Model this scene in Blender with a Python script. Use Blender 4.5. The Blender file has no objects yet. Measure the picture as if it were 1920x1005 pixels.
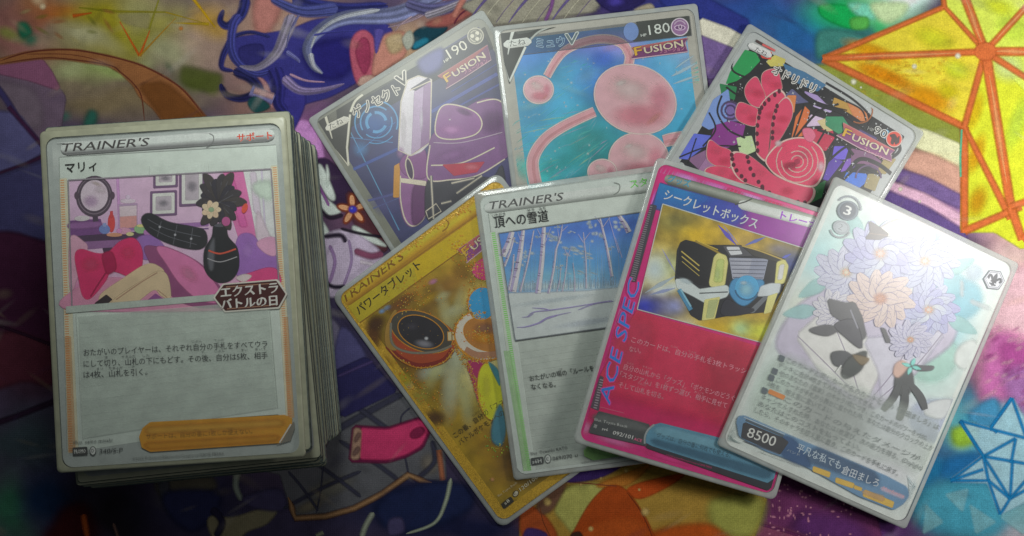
import bpy, math, random
import numpy as np
from mathutils import Matrix, Vector

# ------------------------------------------------------------------ camera, world, lamps, exposure
S = 0.01                                    # everything below is thought in centimetres, built in metres
sc = bpy.context.scene
F, CH, CP, CY = 1725.46, 29.2574, 0.0277, -0.8106   # focal length (px of a 1920 wide photo), height, pitch, y
cam_d = bpy.data.cameras.new('camera'); cam = bpy.data.objects.new('camera', cam_d)
sc.collection.objects.link(cam)
cam_d.sensor_width = 36; cam_d.lens = 36 * F / 1920; cam_d.clip_start = .01; cam_d.clip_end = 20
cam.location = (0, CY * S, CH * S); cam.rotation_euler = (CP, 0, 0)
sc.camera = cam
w = bpy.data.worlds.new('World'); sc.world = w; w.use_nodes = True
w.node_tree.nodes['Background'].inputs[0].default_value = (.80, .95, .98, 1)
w.node_tree.nodes['Background'].inputs[1].default_value = .03
sc.view_settings.view_transform = 'Standard'; sc.view_settings.look = 'None'
sc.view_settings.exposure = 0; sc.view_settings.gamma = 1
sc.cycles.transparent_max_bounces = 96; sc.cycles.max_bounces = 6

def lamp(name, loc, target, size, power, col, size_y=None):
    d = bpy.data.lights.new(name, 'AREA'); d.energy = power; d.color = col
    d.shape = 'RECTANGLE' if size_y else 'DISK'; d.size = size * S
    if size_y: d.size_y = size_y * S
    o = bpy.data.objects.new(name, d); sc.collection.objects.link(o)
    o.location = Vector(loc) * S
    o.rotation_euler = (Vector(target) - Vector(loc)).to_track_quat('-Z', 'Y').to_euler()
    return o
lamp('room_lamp', (23, 2.2, 16), (23, 2.2, 0), 7.0, .40, (1, .985, .94))
lamp('ceiling_glow', (-5, 12, 17), (-5, 12, 0), 8, .235, (.95, 1, .95))

# ------------------------------------------------------------------ helpers
CAM_R = Matrix.Rotation(CP, 3, 'X')
def ray(px, py):                            # a pixel of the 1920 x 1005 photo -> direction from the lens
    return CAM_R @ Vector(((px - 960) / F, -(py - 502.5) / F, -1))
CAM_P = Vector((0, CY, CH))
def lin(c):
    c = np.asarray(c, float) / 255.
    return np.where(c <= .04045, c / 12.92, ((c + .055) / 1.055) ** 2.4)

def empty(name, loc=(0, 0, 0), label=None, cat=None, group=None):
    o = bpy.data.objects.new(name, None); sc.collection.objects.link(o); o.location = Vector(loc) * S
    o.empty_display_size = .01
    return tag(o, label, cat, group)
def tag(o, label=None, cat=None, group=None, kind=None):
    for k, v in (('label', label), ('category', cat), ('group', group), ('kind', kind)):
        if v: o[k] = v
    return o
def mesh_obj(name, V, Fc, mats, parent=None, mi=None, cols=None, smooth=False):
    me = bpy.data.meshes.new(name)
    me.from_pydata([(a * S, b * S, c * S) for a, b, c in V], [], Fc)
    for m in (mats if isinstance(mats, (list, tuple)) else [mats]): me.materials.append(m)
    if mi is not None: me.polygons.foreach_set('material_index', mi)
    if cols is not None:
        a = me.color_attributes.new('Col', 'FLOAT_COLOR', 'POINT')
        a.data.foreach_set('color', np.asarray(cols, np.float32).ravel())
    if smooth: me.polygons.foreach_set('use_smooth', [True] * len(me.polygons))
    me.update()
    o = bpy.data.objects.new(name, me); sc.collection.objects.link(o)
    if parent: o.parent = parent
    return o

# ------------------------------------------------------------------ materials
def new_mat(name):
    m = bpy.data.materials.new(name); m.use_nodes = True
    nt = m.node_tree; nt.nodes.clear()
    out = nt.nodes.new('ShaderNodeOutputMaterial')
    return m, nt, out
def N(nt, t, **k):
    n = nt.nodes.new(t)
    for a, b in k.items():
        if a.startswith('i_'):
            key = a[2:]; n.inputs[int(key) if key.isdigit() else key.replace('_', ' ')].default_value = b
        else: setattr(n, a, b)
    return n
def coords(nt):
    return N(nt, 'ShaderNodeTexCoord').outputs['Object']
def noise(nt, scale, detail=2, rough=.5):
    n = N(nt, 'ShaderNodeTexNoise', i_Scale=scale, i_Detail=detail, i_Roughness=rough)
    nt.links.new(coords(nt), n.inputs['Vector']); return n

def ink_mat(name, rough=.45, grain=.16, foil=0, spec=.4, grain_scale=5200, weave=False, metal=0, glitter=0, wash=.07):
    """printed ink: colour and coverage come from the 'Col' attribute, fine grain from noise"""
    m, nt, out = new_mat(name); L = nt.links.new
    at = N(nt, 'ShaderNodeAttribute', attribute_name='Col')
    nz = noise(nt, grain_scale, 1)
    mr = N(nt, 'ShaderNodeMapRange', i_1=.25, i_2=.75, i_3=1 - grain, i_4=1 + grain); L(nz.outputs[0], mr.inputs[0])
    mx = N(nt, 'ShaderNodeMix', data_type='RGBA', blend_type='MULTIPLY', i_0=1.0)
    L(at.outputs['Color'], mx.inputs[6]); L(mr.outputs[0], mx.inputs[7])
    col = mx.outputs[2]
    nz2 = noise(nt, 260, 3)
    mr2 = N(nt, 'ShaderNodeMapRange', i_1=.3, i_2=.7, i_3=1 - wash, i_4=1 + wash); L(nz2.outputs[0], mr2.inputs[0])
    mx2 = N(nt, 'ShaderNodeMix', data_type='RGBA', blend_type='MULTIPLY', i_0=1.0)
    L(col, mx2.inputs[6]); L(mr2.outputs[0], mx2.inputs[7]); col = mx2.outputs[2]
    p = N(nt, 'ShaderNodeBsdfPrincipled', i_Roughness=rough, i_Metallic=metal)
    p.inputs['Specular IOR Level'].default_value = spec
    L(col, p.inputs['Base Color'])
    if weave:
        wv = []
        for d in ('X', 'Y'):
            a = N(nt, 'ShaderNodeTexWave', bands_direction=d, i_Scale=520, i_Distortion=.6); a.inputs['Detail'].default_value = 0
            L(coords(nt), a.inputs['Vector']); wv.append(a)
        ad = N(nt, 'ShaderNodeMath', operation='ADD'); L(wv[0].outputs['Fac'], ad.inputs[0]); L(wv[1].outputs['Fac'], ad.inputs[1])
        b = N(nt, 'ShaderNodeBump', i_Strength=.2, i_Distance=.0001); L(ad.outputs[0], b.inputs['Height']); L(b.outputs[0], p.inputs['Normal'])
    if glitter:
        vo = N(nt, 'ShaderNodeTexVoronoi', i_Scale=glitter); L(coords(nt), vo.inputs['Vector'])
        sub = N(nt, 'ShaderNodeVectorMath', operation='SUBTRACT'); sub.inputs[1].default_value = (.5, .5, .5); L(vo.outputs['Color'], sub.inputs[0])
        scl = N(nt, 'ShaderNodeVectorMath', operation='SCALE'); scl.inputs['Scale'].default_value = .55; L(sub.outputs[0], scl.inputs[0])
        g = N(nt, 'ShaderNodeNewGeometry')
        add = N(nt, 'ShaderNodeVectorMath', operation='ADD'); L(g.outputs['Normal'], add.inputs[0]); L(scl.outputs[0], add.inputs[1])
        nm = N(nt, 'ShaderNodeVectorMath', operation='NORMALIZE'); L(add.outputs[0], nm.inputs[0]); L(nm.outputs[0], p.inputs['Normal'])
    tr = N(nt, 'ShaderNodeBsdfTransparent'); ms = N(nt, 'ShaderNodeMixShader')
    L(at.outputs['Alpha'], ms.inputs[0]); L(tr.outputs[0], ms.inputs[1]); L(p.outputs[0], ms.inputs[2]); L(ms.outputs[0], out.inputs[0])
    return m
def film_mat(name, cover, tint, rough=.2, edge=.25, wav=30, bump=.2):
    """clear plastic film: lets most light through, milky by 'cover', shiny"""
    m, nt, out = new_mat(name); L = nt.links.new
    nz = noise(nt, wav, 3); b = N(nt, 'ShaderNodeBump', i_Strength=bump, i_Distance=.0015); L(nz.outputs[0], b.inputs['Height'])
    nz2 = noise(nt, 220, 3, .6)
    mr = N(nt, 'ShaderNodeMapRange', i_1=.35, i_2=.7, i_3=cover * .88, i_4=cover * 1.15); L(nz2.outputs[0], mr.inputs[0])
    p = N(nt, 'ShaderNodeBsdfPrincipled', i_Roughness=rough); p.inputs['Base Color'].default_value = (*tint, 1)
    L(b.outputs[0], p.inputs['Normal'])
    gl = N(nt, 'ShaderNodeBsdfGlossy', i_Roughness=rough); L(b.outputs[0], gl.inputs['Normal'])
    tr = N(nt, 'ShaderNodeBsdfTransparent')
    lw = N(nt, 'ShaderNodeLayerWeight', i_Blend=.5); L(b.outputs[0], lw.inputs['Normal'])
    pw = N(nt, 'ShaderNodeMath', operation='POWER'); pw.inputs[1].default_value = 4; L(lw.outputs['Facing'], pw.inputs[0])
    fr = N(nt, 'ShaderNodeMapRange', i_1=0., i_2=1., i_3=.031, i_4=.6); L(pw.outputs[0], fr.inputs[0])
    a = N(nt, 'ShaderNodeMixShader'); L(mr.outputs[0], a.inputs[0]); L(tr.outputs[0], a.inputs[1]); L(p.outputs[0], a.inputs[2])
    c = N(nt, 'ShaderNodeMixShader'); L(fr.outputs[0], c.inputs[0]); L(a.outputs[0], c.inputs[1]); L(gl.outputs[0], c.inputs[2])
    L(c.outputs[0], out.inputs[0]); return m
def plain_mat(name, col, rough=.5, var=.15, scale=400, spec=.5, stretch=None):
    m, nt, out = new_mat(name); L = nt.links.new
    nz = noise(nt, scale, 3)
    if stretch:
        mp = N(nt, 'ShaderNodeMapping'); mp.inputs['Scale'].default_value = stretch
        L(coords(nt), mp.inputs['Vector']); L(mp.outputs[0], nz.inputs['Vector'])
    mr = N(nt, 'ShaderNodeMapRange', i_1=.3, i_2=.7, i_3=1 - var, i_4=1 + var); L(nz.outputs[0], mr.inputs[0])
    mx = N(nt, 'ShaderNodeMix', data_type='RGBA', blend_type='MULTIPLY', i_0=1.0); mx.inputs[6].default_value = (*col, 1); L(mr.outputs[0], mx.inputs[7])
    p = N(nt, 'ShaderNodeBsdfPrincipled', i_Roughness=rough); p.inputs['Specular IOR Level'].default_value = spec
    L(mx.outputs[2], p.inputs['Base Color']); L(p.outputs[0], out.inputs[0]); return m

M_INK = ink_mat('card_ink', rough=.42)
M_MAT = ink_mat('mat_print', rough=.85, spec=.15, weave=True, grain=.2, grain_scale=3000, wash=.10)
M_FOIL = ink_mat('foil_ink', rough=.3, metal=.06, spec=.7)
M_GLIT = ink_mat('glitter_ink', rough=.35, metal=.12, glitter=5200)
M_PAPER = plain_mat('card_paper', (.55, .55, .53), .6)
M_FILM = film_mat('sleeve_film', .032, (.8, .84, .82), .3)
M_RIM = film_mat('sleeve_rim', .5, (.80, .84, .81), .13, wav=45, bump=.3)
M_RIM_OLD = film_mat('yellowed_sleeve_rim', .86, (.50, .50, .36), .4, wav=70, bump=.25)
M_BACK = film_mat('sleeve_back', .55, (.35, .38, .36), .3)
M_EDGE = plain_mat('sleeve_edge', (.085, .11, .10), .45, .5, 900, stretch=(1, 1, 3))
nt_ = M_EDGE.node_tree; oi = N(nt_, 'ShaderNodeObjectInfo'); hs = N(nt_, 'ShaderNodeMapRange', i_1=0., i_2=1., i_3=.35, i_4=1.5); hv = N(nt_, 'ShaderNodeHueSaturation')
pb = [n for n in nt_.nodes if n.type == 'BSDF_PRINCIPLED'][0]; nt_.links.new(oi.outputs['Random'], hs.inputs[0]); nt_.links.new(hs.outputs[0], hv.inputs['Value']); nt_.links.new(pb.inputs['Base Color'].links[0].from_socket, hv.inputs['Color']); nt_.links.new(hv.outputs[0], pb.inputs['Base Color'])
M_TABLE = plain_mat('table_wood', (.16, .10, .06), .5, .35, 60, stretch=(1, 12, 1))

# ------------------------------------------------------------------ printing on flat things
TXT = bpy.data.curves.new('type_setter', 'FONT'); TXT_O = bpy.data.objects.new('type_setter', TXT)
sc.collection.objects.link(TXT_O)
TXT_CACHE = {}
def glyphs(s, bold, res):
    k = (s, bold, res)
    if k not in TXT_CACHE:
        TXT.body = s; TXT.offset = bold; TXT.resolution_u = res; TXT.size = 1
        bpy.context.view_layer.update()
        me = bpy.data.meshes.new_from_object(TXT_O.evaluated_get(bpy.context.evaluated_depsgraph_get()))
        v = np.array([q.co[:2] for q in me.vertices]).reshape(-1, 2)
        f = [tuple(p.vertices) for p in me.polygons]
        bpy.data.meshes.remove(me); TXT_CACHE[k] = (v, f)
    return TXT_CACHE[k]
def spline(p, closed, n=6):
    p = np.asarray(p, float); k = len(p); out = []
    for i in range(k if closed else k - 1):
        if closed: a, b, c, d = p[i - 1], p[i], p[(i + 1) % k], p[(i + 2) % k]
        else: a, b, c, d = p[max(i - 1, 0)], p[i], p[i + 1], p[min(i + 2, k - 1)]
        for t in np.arange(n) / n:
            out.append(.5 * ((2 * b) + (c - a) * t + (2 * a - 5 * b + 4 * c - d) * t * t + (3 * b - a - 3 * c + d) * t ** 3))
    if not closed: out.append(p[-1])
    return np.array(out)
def vnoise(X, Y, sx, sy, seed):
    r = np.random.RandomState(seed); g = r.rand(64, 64)
    x, y = X / sx, Y / sy; xi, yi = np.floor(x).astype(int), np.floor(y).astype(int)
    u, v = x - xi, y - yi; u, v = u * u * (3 - 2 * u), v * v * (3 - 2 * v)
    G = lambda a, b: g[a % 64, b % 64]
    return (G(xi, yi) * (1 - u) + G(xi + 1, yi) * u) * (1 - v) + (G(xi, yi + 1) * (1 - u) + G(xi + 1, yi + 1) * u) * v

class Print:
    """collects flat printed shapes for one flat thing; every shape is laid a few microns above the last"""
    def __init__(s, root, z0, ink, dz=.00025):
        s.root, s.z, s.ink, s.dz = root, z0, ink, dz
        M = root.matrix_basis.copy(); s.M = M; s.inv = M.inverted()
        s.n = (M.to_3x3() @ Vector((0, 0, 1))); s.zp = z0
        s.B = {}; s.gain = 1.; s.blur = 0.; s.view(0, 0, 1); s.grp('picture')
    def grp(s, name, ink=None):
        s.g = s.B.setdefault(name, dict(V=[], F=[], C=[], m=ink or s.ink)); return s
    def view(s, ox, oy, k): s.ox, s.oy, s.k, s.mmode = ox, oy, k, False; return s
    def mm(s): s.mmode = True; return s              # millimetres from the card's upper left corner
    def L(s, p):                                      # view coordinates -> local cm
        if s.mmode: return np.array([p[0] / 10 - 3.15 + s.cx, 4.4 - p[1] / 10 + s.cy])
        d = ray(p[0] / s.k + s.ox, p[1] / s.k + s.oy)
        o = s.M @ Vector((0, 0, s.zp * S))
        t = (o / S - CAM_P).dot(s.n) / d.dot(s.n)
        q = s.inv @ ((CAM_P + d * t) * S)
        return np.array([q.x / S, q.y / S])
    cx = cy = 0; clip = None
    def bv(s): return s.blur * (10 if s.mmode else 59 * s.k)      # print softness in view units
    def LL(s, P): return np.array([s.L(p) for p in P])
    def put(s, v, f, c, up=True):
        g = s.g; n = len(g['V'])
        v = np.asarray(v, float)
        if s.clip:                                      # print ends at the card's edge
            v = np.clip(v, [s.cx - s.clip[0], s.cy - s.clip[1]], [s.cx + s.clip[0], s.cy + s.clip[1]])
            f = [q for q in f if len({(round(v[i][0], 6), round(v[i][1], 6)) for i in q}) > 2 and np.ptp(v[list(q), 0]) > 1e-6 and np.ptp(v[list(q), 1]) > 1e-6]
        c = np.asarray(c, float)
        if c.ndim == 1: c = np.tile(c, (len(v), 1))
        if up: s.z += s.dz
        g['V'] += [(a, b, s.z) for a, b in v]
        g['F'] += [tuple(i + n for i in q) for q in f]
        g['C'].append(c)
    def rgb(s, col, alpha=1.):
        c = lin(np.clip(col, 0, 255)) * s.gain
        return np.append(c * min(1, .8 / max(c.max(), 1e-6)), alpha)
    def poly(s, P, col, smooth=False, ol=None, n=6, alpha=1.):
        if smooth: P = spline(P, True, n)
        if s.blur: s.soft(P, col, s.bv(), alpha, False)
        else: s.put(s.LL(P), [tuple(range(len(P)))], s.rgb(col, alpha))
        if ol: s.line(P, ol[0], ol[1], closed=True)
    def soft(s, P, col, feather, alpha=1., smooth=True, n=6):      # polygon with a feathered outline
        feather = max(feather, s.bv())
        P = spline(P, True, n) if smooth else np.asarray(P, float)
        if not smooth and len(P) < 27:                  # blunt the corners so that the feather does not fold over
            Q = []
            for i in range(len(P)):
                for q in (P[i - 1], P[(i + 1) % len(P)]):
                    e = q - P[i]; l_ = np.linalg.norm(e) + 1e-9; Q.append(P[i] + e / l_ * min(feather * .7, .3 * l_))
            P = np.array(Q)
        lo, hi = P.min(0) - feather * .5, P.max(0) + feather * .5
        if feather / (hi - lo).min() > .1:             # wide feather: coverage from the distance to the outline, on a small grid
            m = np.clip((hi - lo) / (feather / 4.), 8, 46).astype(int)
            u, v = np.meshgrid(np.linspace(lo[0], hi[0], m[0]), np.linspace(lo[1], hi[1], m[1])); Q = np.stack([u.ravel(), v.ravel()], 1)
            a, b = P, np.roll(P, -1, 0); ab = b - a; ap = Q[:, None] - a[None]
            t = np.clip((ap * ab).sum(2) / ((ab * ab).sum(1) + 1e-9), 0, 1); d = np.sqrt(((ap - t[..., None] * ab) ** 2).sum(2).min(1))
            cr = ((a[:, 1] > Q[:, None, 1]) != (b[:, 1] > Q[:, None, 1])) & (Q[:, None, 0] < ab[:, 0] * (Q[:, None, 1] - a[:, 1]) / (ab[:, 1] + 1e-12) + a[:, 0])
            sd = np.where(cr.sum(1) % 2 == 1, d, -d); al = np.clip(sd / feather + .5, 0, 1); al = al * al * (3 - 2 * al) * alpha
            f = [(j * m[0] + i, j * m[0] + i + 1, (j + 1) * m[0] + i + 1, (j + 1) * m[0] + i) for j in range(m[1] - 1) for i in range(m[0] - 1)]
            f = [q for q in f if max(al[k] for k in q) > .002]
            c = np.tile(s.rgb(col, 1), (len(Q), 1)); c[:, 3] = al
            return s.put(s.LL(Q), f, c)
        k = len(P); t = np.roll(P, -1, 0) - np.roll(P, 1, 0); nr = np.stack([t[:, 1], -t[:, 0]], 1)
        nr /= np.linalg.norm(nr, axis=1)[:, None] + 1e-9
        x, y = P[:, 0], P[:, 1]
        if (x * np.roll(y, -1) - np.roll(x, -1) * y).sum() < 0: nr = -nr
        A, B = P, P + nr * feather * .8
        c = np.tile(s.rgb(col, alpha), (2 * k, 1)); c[k:, 3] = 0
        f = [tuple(range(k))] + [(i, (i + 1) % k, k + (i + 1) % k, k + i) for i in range(k)]
        s.put(s.LL(np.r_[A, B]), f, c)
    def line(s, P, wd, col, smooth=False, closed=False, w1=None, alpha=1., n=8, mid=None, col1=None, up=True):
        P = spline(P, closed, n) if smooth else np.asarray(P, float)
        k = len(P)
        t = (np.roll(P, -1, 0) - np.roll(P, 1, 0)) if closed else np.gradient(P, axis=0)
        nr = np.stack([-t[:, 1], t[:, 0]], 1); nr /= np.linalg.norm(nr, axis=1)[:, None] + 1e-9
        u = np.linspace(0, 1, k)
        W = np.full(k, wd, float) if w1 is None else wd + (w1 - wd) * u
        if mid is not None: W = wd + (mid - wd) * np.sin(np.pi * u)
        if s.blur > .05 and not closed and k > 6: W = W * np.clip(np.minimum(u, 1 - u) / .09, .06, 1) ** .6     # brush-like ends
        if s.blur:
            b = np.minimum(s.bv(), W * .8)[:, None] / 2; h = W[:, None] / 2
            rows = [P + nr * (h + b), P + nr * (h - b), P - nr * (h - b), P - nr * (h + b)]
            f = [(r * k + i, r * k + (i + 1) % k, (r + 1) * k + (i + 1) % k, (r + 1) * k + i) for r in range(3) for i in range(k if closed else k - 1)]
            c = np.tile(s.rgb(col, alpha), (4 * k, 1))
            if col1 is not None:
                uu = np.tile(u, 4)[:, None]; c = c * (1 - uu) + s.rgb(col1, alpha) * uu
            c[:k, 3] = 0; c[3 * k:, 3] = 0
            return s.put(s.LL(np.concatenate(rows)), f, c, up)
        A, B = P + nr * W[:, None] / 2, P - nr * W[:, None] / 2
        f = [(i, (i + 1) % k, k + (i + 1) % k, k + i) for i in range(k if closed else k - 1)]
        c = np.tile(s.rgb(col, alpha), (2 * k, 1))
        if col1 is not None:
            c1 = s.rgb(col1, alpha); uu = np.r_[u, u][:, None]; c = c * (1 - uu) + c1 * uu
        s.put(s.LL(np.r_[A, B]), f, c, up)
    def ell(s, x, y, rx, ry, col, rot=0, ol=None, n=28, alpha=1., up=True):
        a = np.linspace(0, 2 * np.pi, n, endpoint=False); r = math.radians(rot)
        X, Y = rx * np.cos(a), ry * np.sin(a)
        P = np.stack([x + X * math.cos(r) - Y * math.sin(r), y + X * math.sin(r) + Y * math.cos(r)], 1)
        if s.blur and min(rx, ry) > s.bv(): s.soft(P, col, s.bv(), alpha, False)
        else: s.put(s.LL(P), [tuple(range(n))], s.rgb(col, alpha), up)
        if ol: s.line(P, ol[0], ol[1], closed=True)
    def glow(s, x, y, rx, ry, col, alpha=.8, rot=0, n=20, up=True):
        a = np.linspace(0, 2 * np.pi, n, endpoint=False); r = math.radians(rot)
        P, C, f = [(x, y)], [s.rgb(col, alpha)], []
        rings = ((.3, .86), (.55, .55), (.8, .18), (1., 0))
        for k, (q, al) in enumerate(rings):
            X, Y = q * rx * np.cos(a), q * ry * np.sin(a)
            P += list(np.stack([x + X * math.cos(r) - Y * math.sin(r), y + X * math.sin(r) + Y * math.cos(r)], 1))
            C += [s.rgb(col, alpha * al)] * n
            for i in range(n):
                j = (i + 1) % n
                f.append((0, 1 + i, 1 + j) if k == 0 else (1 + (k - 1) * n + i, 1 + k * n + i, 1 + k * n + j, 1 + (k - 1) * n + j))
        s.put(s.LL(P), f, np.array(C), up)
    def paint(s, Q, nu, nv, fn):                      # a patch whose colour varies smoothly: fn(X, Y in view units) -> sRGB
        Q = np.asarray(Q, float); u, v = np.meshgrid(np.linspace(0, 1, nu), np.linspace(0, 1, nv)); u, v = u.ravel()[:, None], v.ravel()[:, None]
        P = (Q[0] * (1 - u) + Q[1] * u) * (1 - v) + (Q[3] * (1 - u) + Q[2] * u) * v
        c = lin(np.clip(fn(P[:, 0], P[:, 1]), 0, 255)) * s.gain
        c = c * np.minimum(1, .8 / np.maximum(c.max(1), 1e-6))[:, None]
        LQ = s.LL(Q); PL = (LQ[0] * (1 - u) + LQ[1] * u) * (1 - v) + (LQ[3] * (1 - u) + LQ[2] * u) * v
        f = [(j * nu + i, j * nu + i + 1, (j + 1) * nu + i + 1, (j + 1) * nu + i) for j in range(nv - 1) for i in range(nu - 1)]
        s.put(PL, f, np.c_[c, np.ones(len(c))])
    def text(s, t, a, b, size, col, bold=.012, shear=0., ol=None, res=2):
        """type from baseline point a to baseline point b (view units); ol = (extra weight, colour) for an outline"""
        A, B = s.L(a), s.L(b); ln = np.linalg.norm(B - A); ex = (B - A) / ln; ey = np.array([-ex[1], ex[0]])
        kk = ln / math.hypot(b[0] - a[0], b[1] - a[1])
        v0, _ = glyphs(t, 0., res)
        if not len(v0): return
        x0, x1 = v0[:, 0].min(), v0[:, 0].max(); sx = ln / (x1 - x0); sy = size * kk
        v, f = glyphs(t, 0., res)
        X, Y = (v[:, 0] - x0) * sx, v[:, 1] * sy
        keep = s.g
        s.g = s.B.setdefault(('small_print', 0), dict(V=[], F=[], C=[], m=s.ink)) if res == 1 else s.B.setdefault(('lettering', len(s.B)), dict(V=[], F=[], C=[], m=s.ink))
        def lay(dx, dy, cl): s.put(A + np.outer(X + shear * Y + dx * sy, ex) + np.outer(Y + dy * sy, ey), f, s.rgb(cl))
        if ol:
            for k in range(8): lay(ol[0] * math.cos(k * .785), ol[0] * math.sin(k * .785), ol[1])
        if bold > .01:
            for dx in (-1, 1): lay(dx * (bold - .006), dx * (bold - .006) * .5, col)
        lay(0, 0, col)
        s.g = keep
    def bar(s, P, cols):                              # band given as quads (top-left, top-right, bottom-right, bottom-left), vertical gradient stops
        P = np.asarray(P, float); k = len(cols)
        v = [P[0] + (P[3] - P[0]) * i / (k - 1) for i in range(k)] + [P[1] + (P[2] - P[1]) * i / (k - 1) for i in range(k)]
        f = [(i, i + 1, k + i + 1, k + i) for i in range(k - 1)]
        s.put(s.LL(v), f, np.array([s.rgb(c) for c in cols] * 2))
    def pill(s, a, b, wd, cols, n=10):                # rounded bar from a to b with a gradient across
        a, b = np.array(a, float), np.array(b, float); ex = (b - a) / np.linalg.norm(b - a); ey = np.array([-ex[1], ex[0]])
        k = len(cols); V, C = [], []
        for i in range(k):
            t = -1 + 2 * i / (k - 1); h = math.sqrt(max(0, 1 - t * t)) * wd / 2
            V += [a + ey * t * wd / 2 + ex * (wd / 2 - h), b + ey * t * wd / 2 - ex * (wd / 2 - h)]; C += [s.rgb(cols[i])] * 2
        s.put(s.LL(V), [(2 * i, 2 * i + 1, 2 * i + 3, 2 * i + 2) for i in range(k - 1)], np.array(C))
    def build(s, parent):
        squeeze = min(1., .042 / max(s.z - s.zp, 1e-9))     # all ink together stays thinner than half a millimetre
        for g in s.B.values(): g['V'] = [(a, b, s.zp + (c - s.zp) * squeeze) for a, b, c in g['V']]
        for name, g in s.B.items():
            if isinstance(name, tuple): name = name[0]
            if g['V']:
                o = mesh_obj(name, g['V'], g['F'], g['m'], parent, cols=np.concatenate(g['C']))
                if name in ('small_print', 'wash_print', 'glitter'): o['kind'] = 'stuff'

def blobs(base, items, amp=0, sx=60, sy=60, seed=1):
    """soft colour field: base colour with blurred spots (x, y, rx, ry, colour, strength[, turn]) laid over one another"""
    def fn(X, Y):
        c = np.tile(np.array(base, float), (len(X), 1))
        for it in items:
            x, y, rx, ry, col, a = it[:6]; r = math.radians(it[6] if len(it) > 6 else 0)
            dx, dy = X - x, Y - y; U = (dx * math.cos(r) + dy * math.sin(r)) / rx; W = (-dx * math.sin(r) + dy * math.cos(r)) / ry
            al = (a * np.exp(-(U * U + W * W) * 1.4))[:, None]
            c = c * (1 - al) + np.array(col, float) * al
        if amp:
            n = vnoise(X, Y, sx, sy, seed) * .6 + vnoise(X, Y, sx / 2.7, sy / 2.7, seed + 1) * .4
            c = c * (1 + amp * (n[:, None] - .5) * 2)
        return c
    return fn

# ------------------------------------------------------------------ table and play mat (the surface everything lies on)
tab = mesh_obj('table_top', [(x, y, z) for z in (-3.2, -.22) for x, y in ((-60, -40), (60, -40), (60, 40), (-60, 40))],
               [(4, 5, 6, 7), (3, 2, 1, 0), (0, 1, 5, 4), (1, 2, 6, 5), (2, 3, 7, 6), (3, 0, 4, 7)], M_TABLE)
tag(tab, kind='structure')

def rrect(w_, h_, r, n=5, cx=0, cy=0):
    P = []
    for sx, sy, a0 in ((1, 1, 0), (-1, 1, 90), (-1, -1, 180), (1, -1, 270)):
        for i in range(n + 1):
            a = math.radians(a0 + 90 * i / n)
            P.append((cx + sx * (w_ / 2 - r) + r * math.cos(a), cy + sy * (h_ / 2 - r) + r * math.sin(a)))
    return P
def slab(P, z0, z1):
    n = len(P)
    return [(x, y, z0) for x, y in P] + [(x, y, z1) for x, y in P], \
        [tuple(range(n - 1, -1, -1)), tuple(range(n, 2 * n))] + [(i, (i + 1) % n, n + (i + 1) % n, n + i) for i in range(n)]

mat = empty('play_mat', (0, 0, 0), 'large cloth play mat printed with colourful crystals and ribbons under all the cards', 'play mat')
M_RUB = plain_mat('mat_rubber', (.03, .03, .035), .9)
V, Fc = slab(rrect(56, 34, 1.2, 5, 3, 0), -.218, -.001)
mesh_obj('rubber_base', V, Fc, M_RUB, mat)
P = Print(mat, 0, M_MAT, dz=.00006); P.blur = .1

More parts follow.
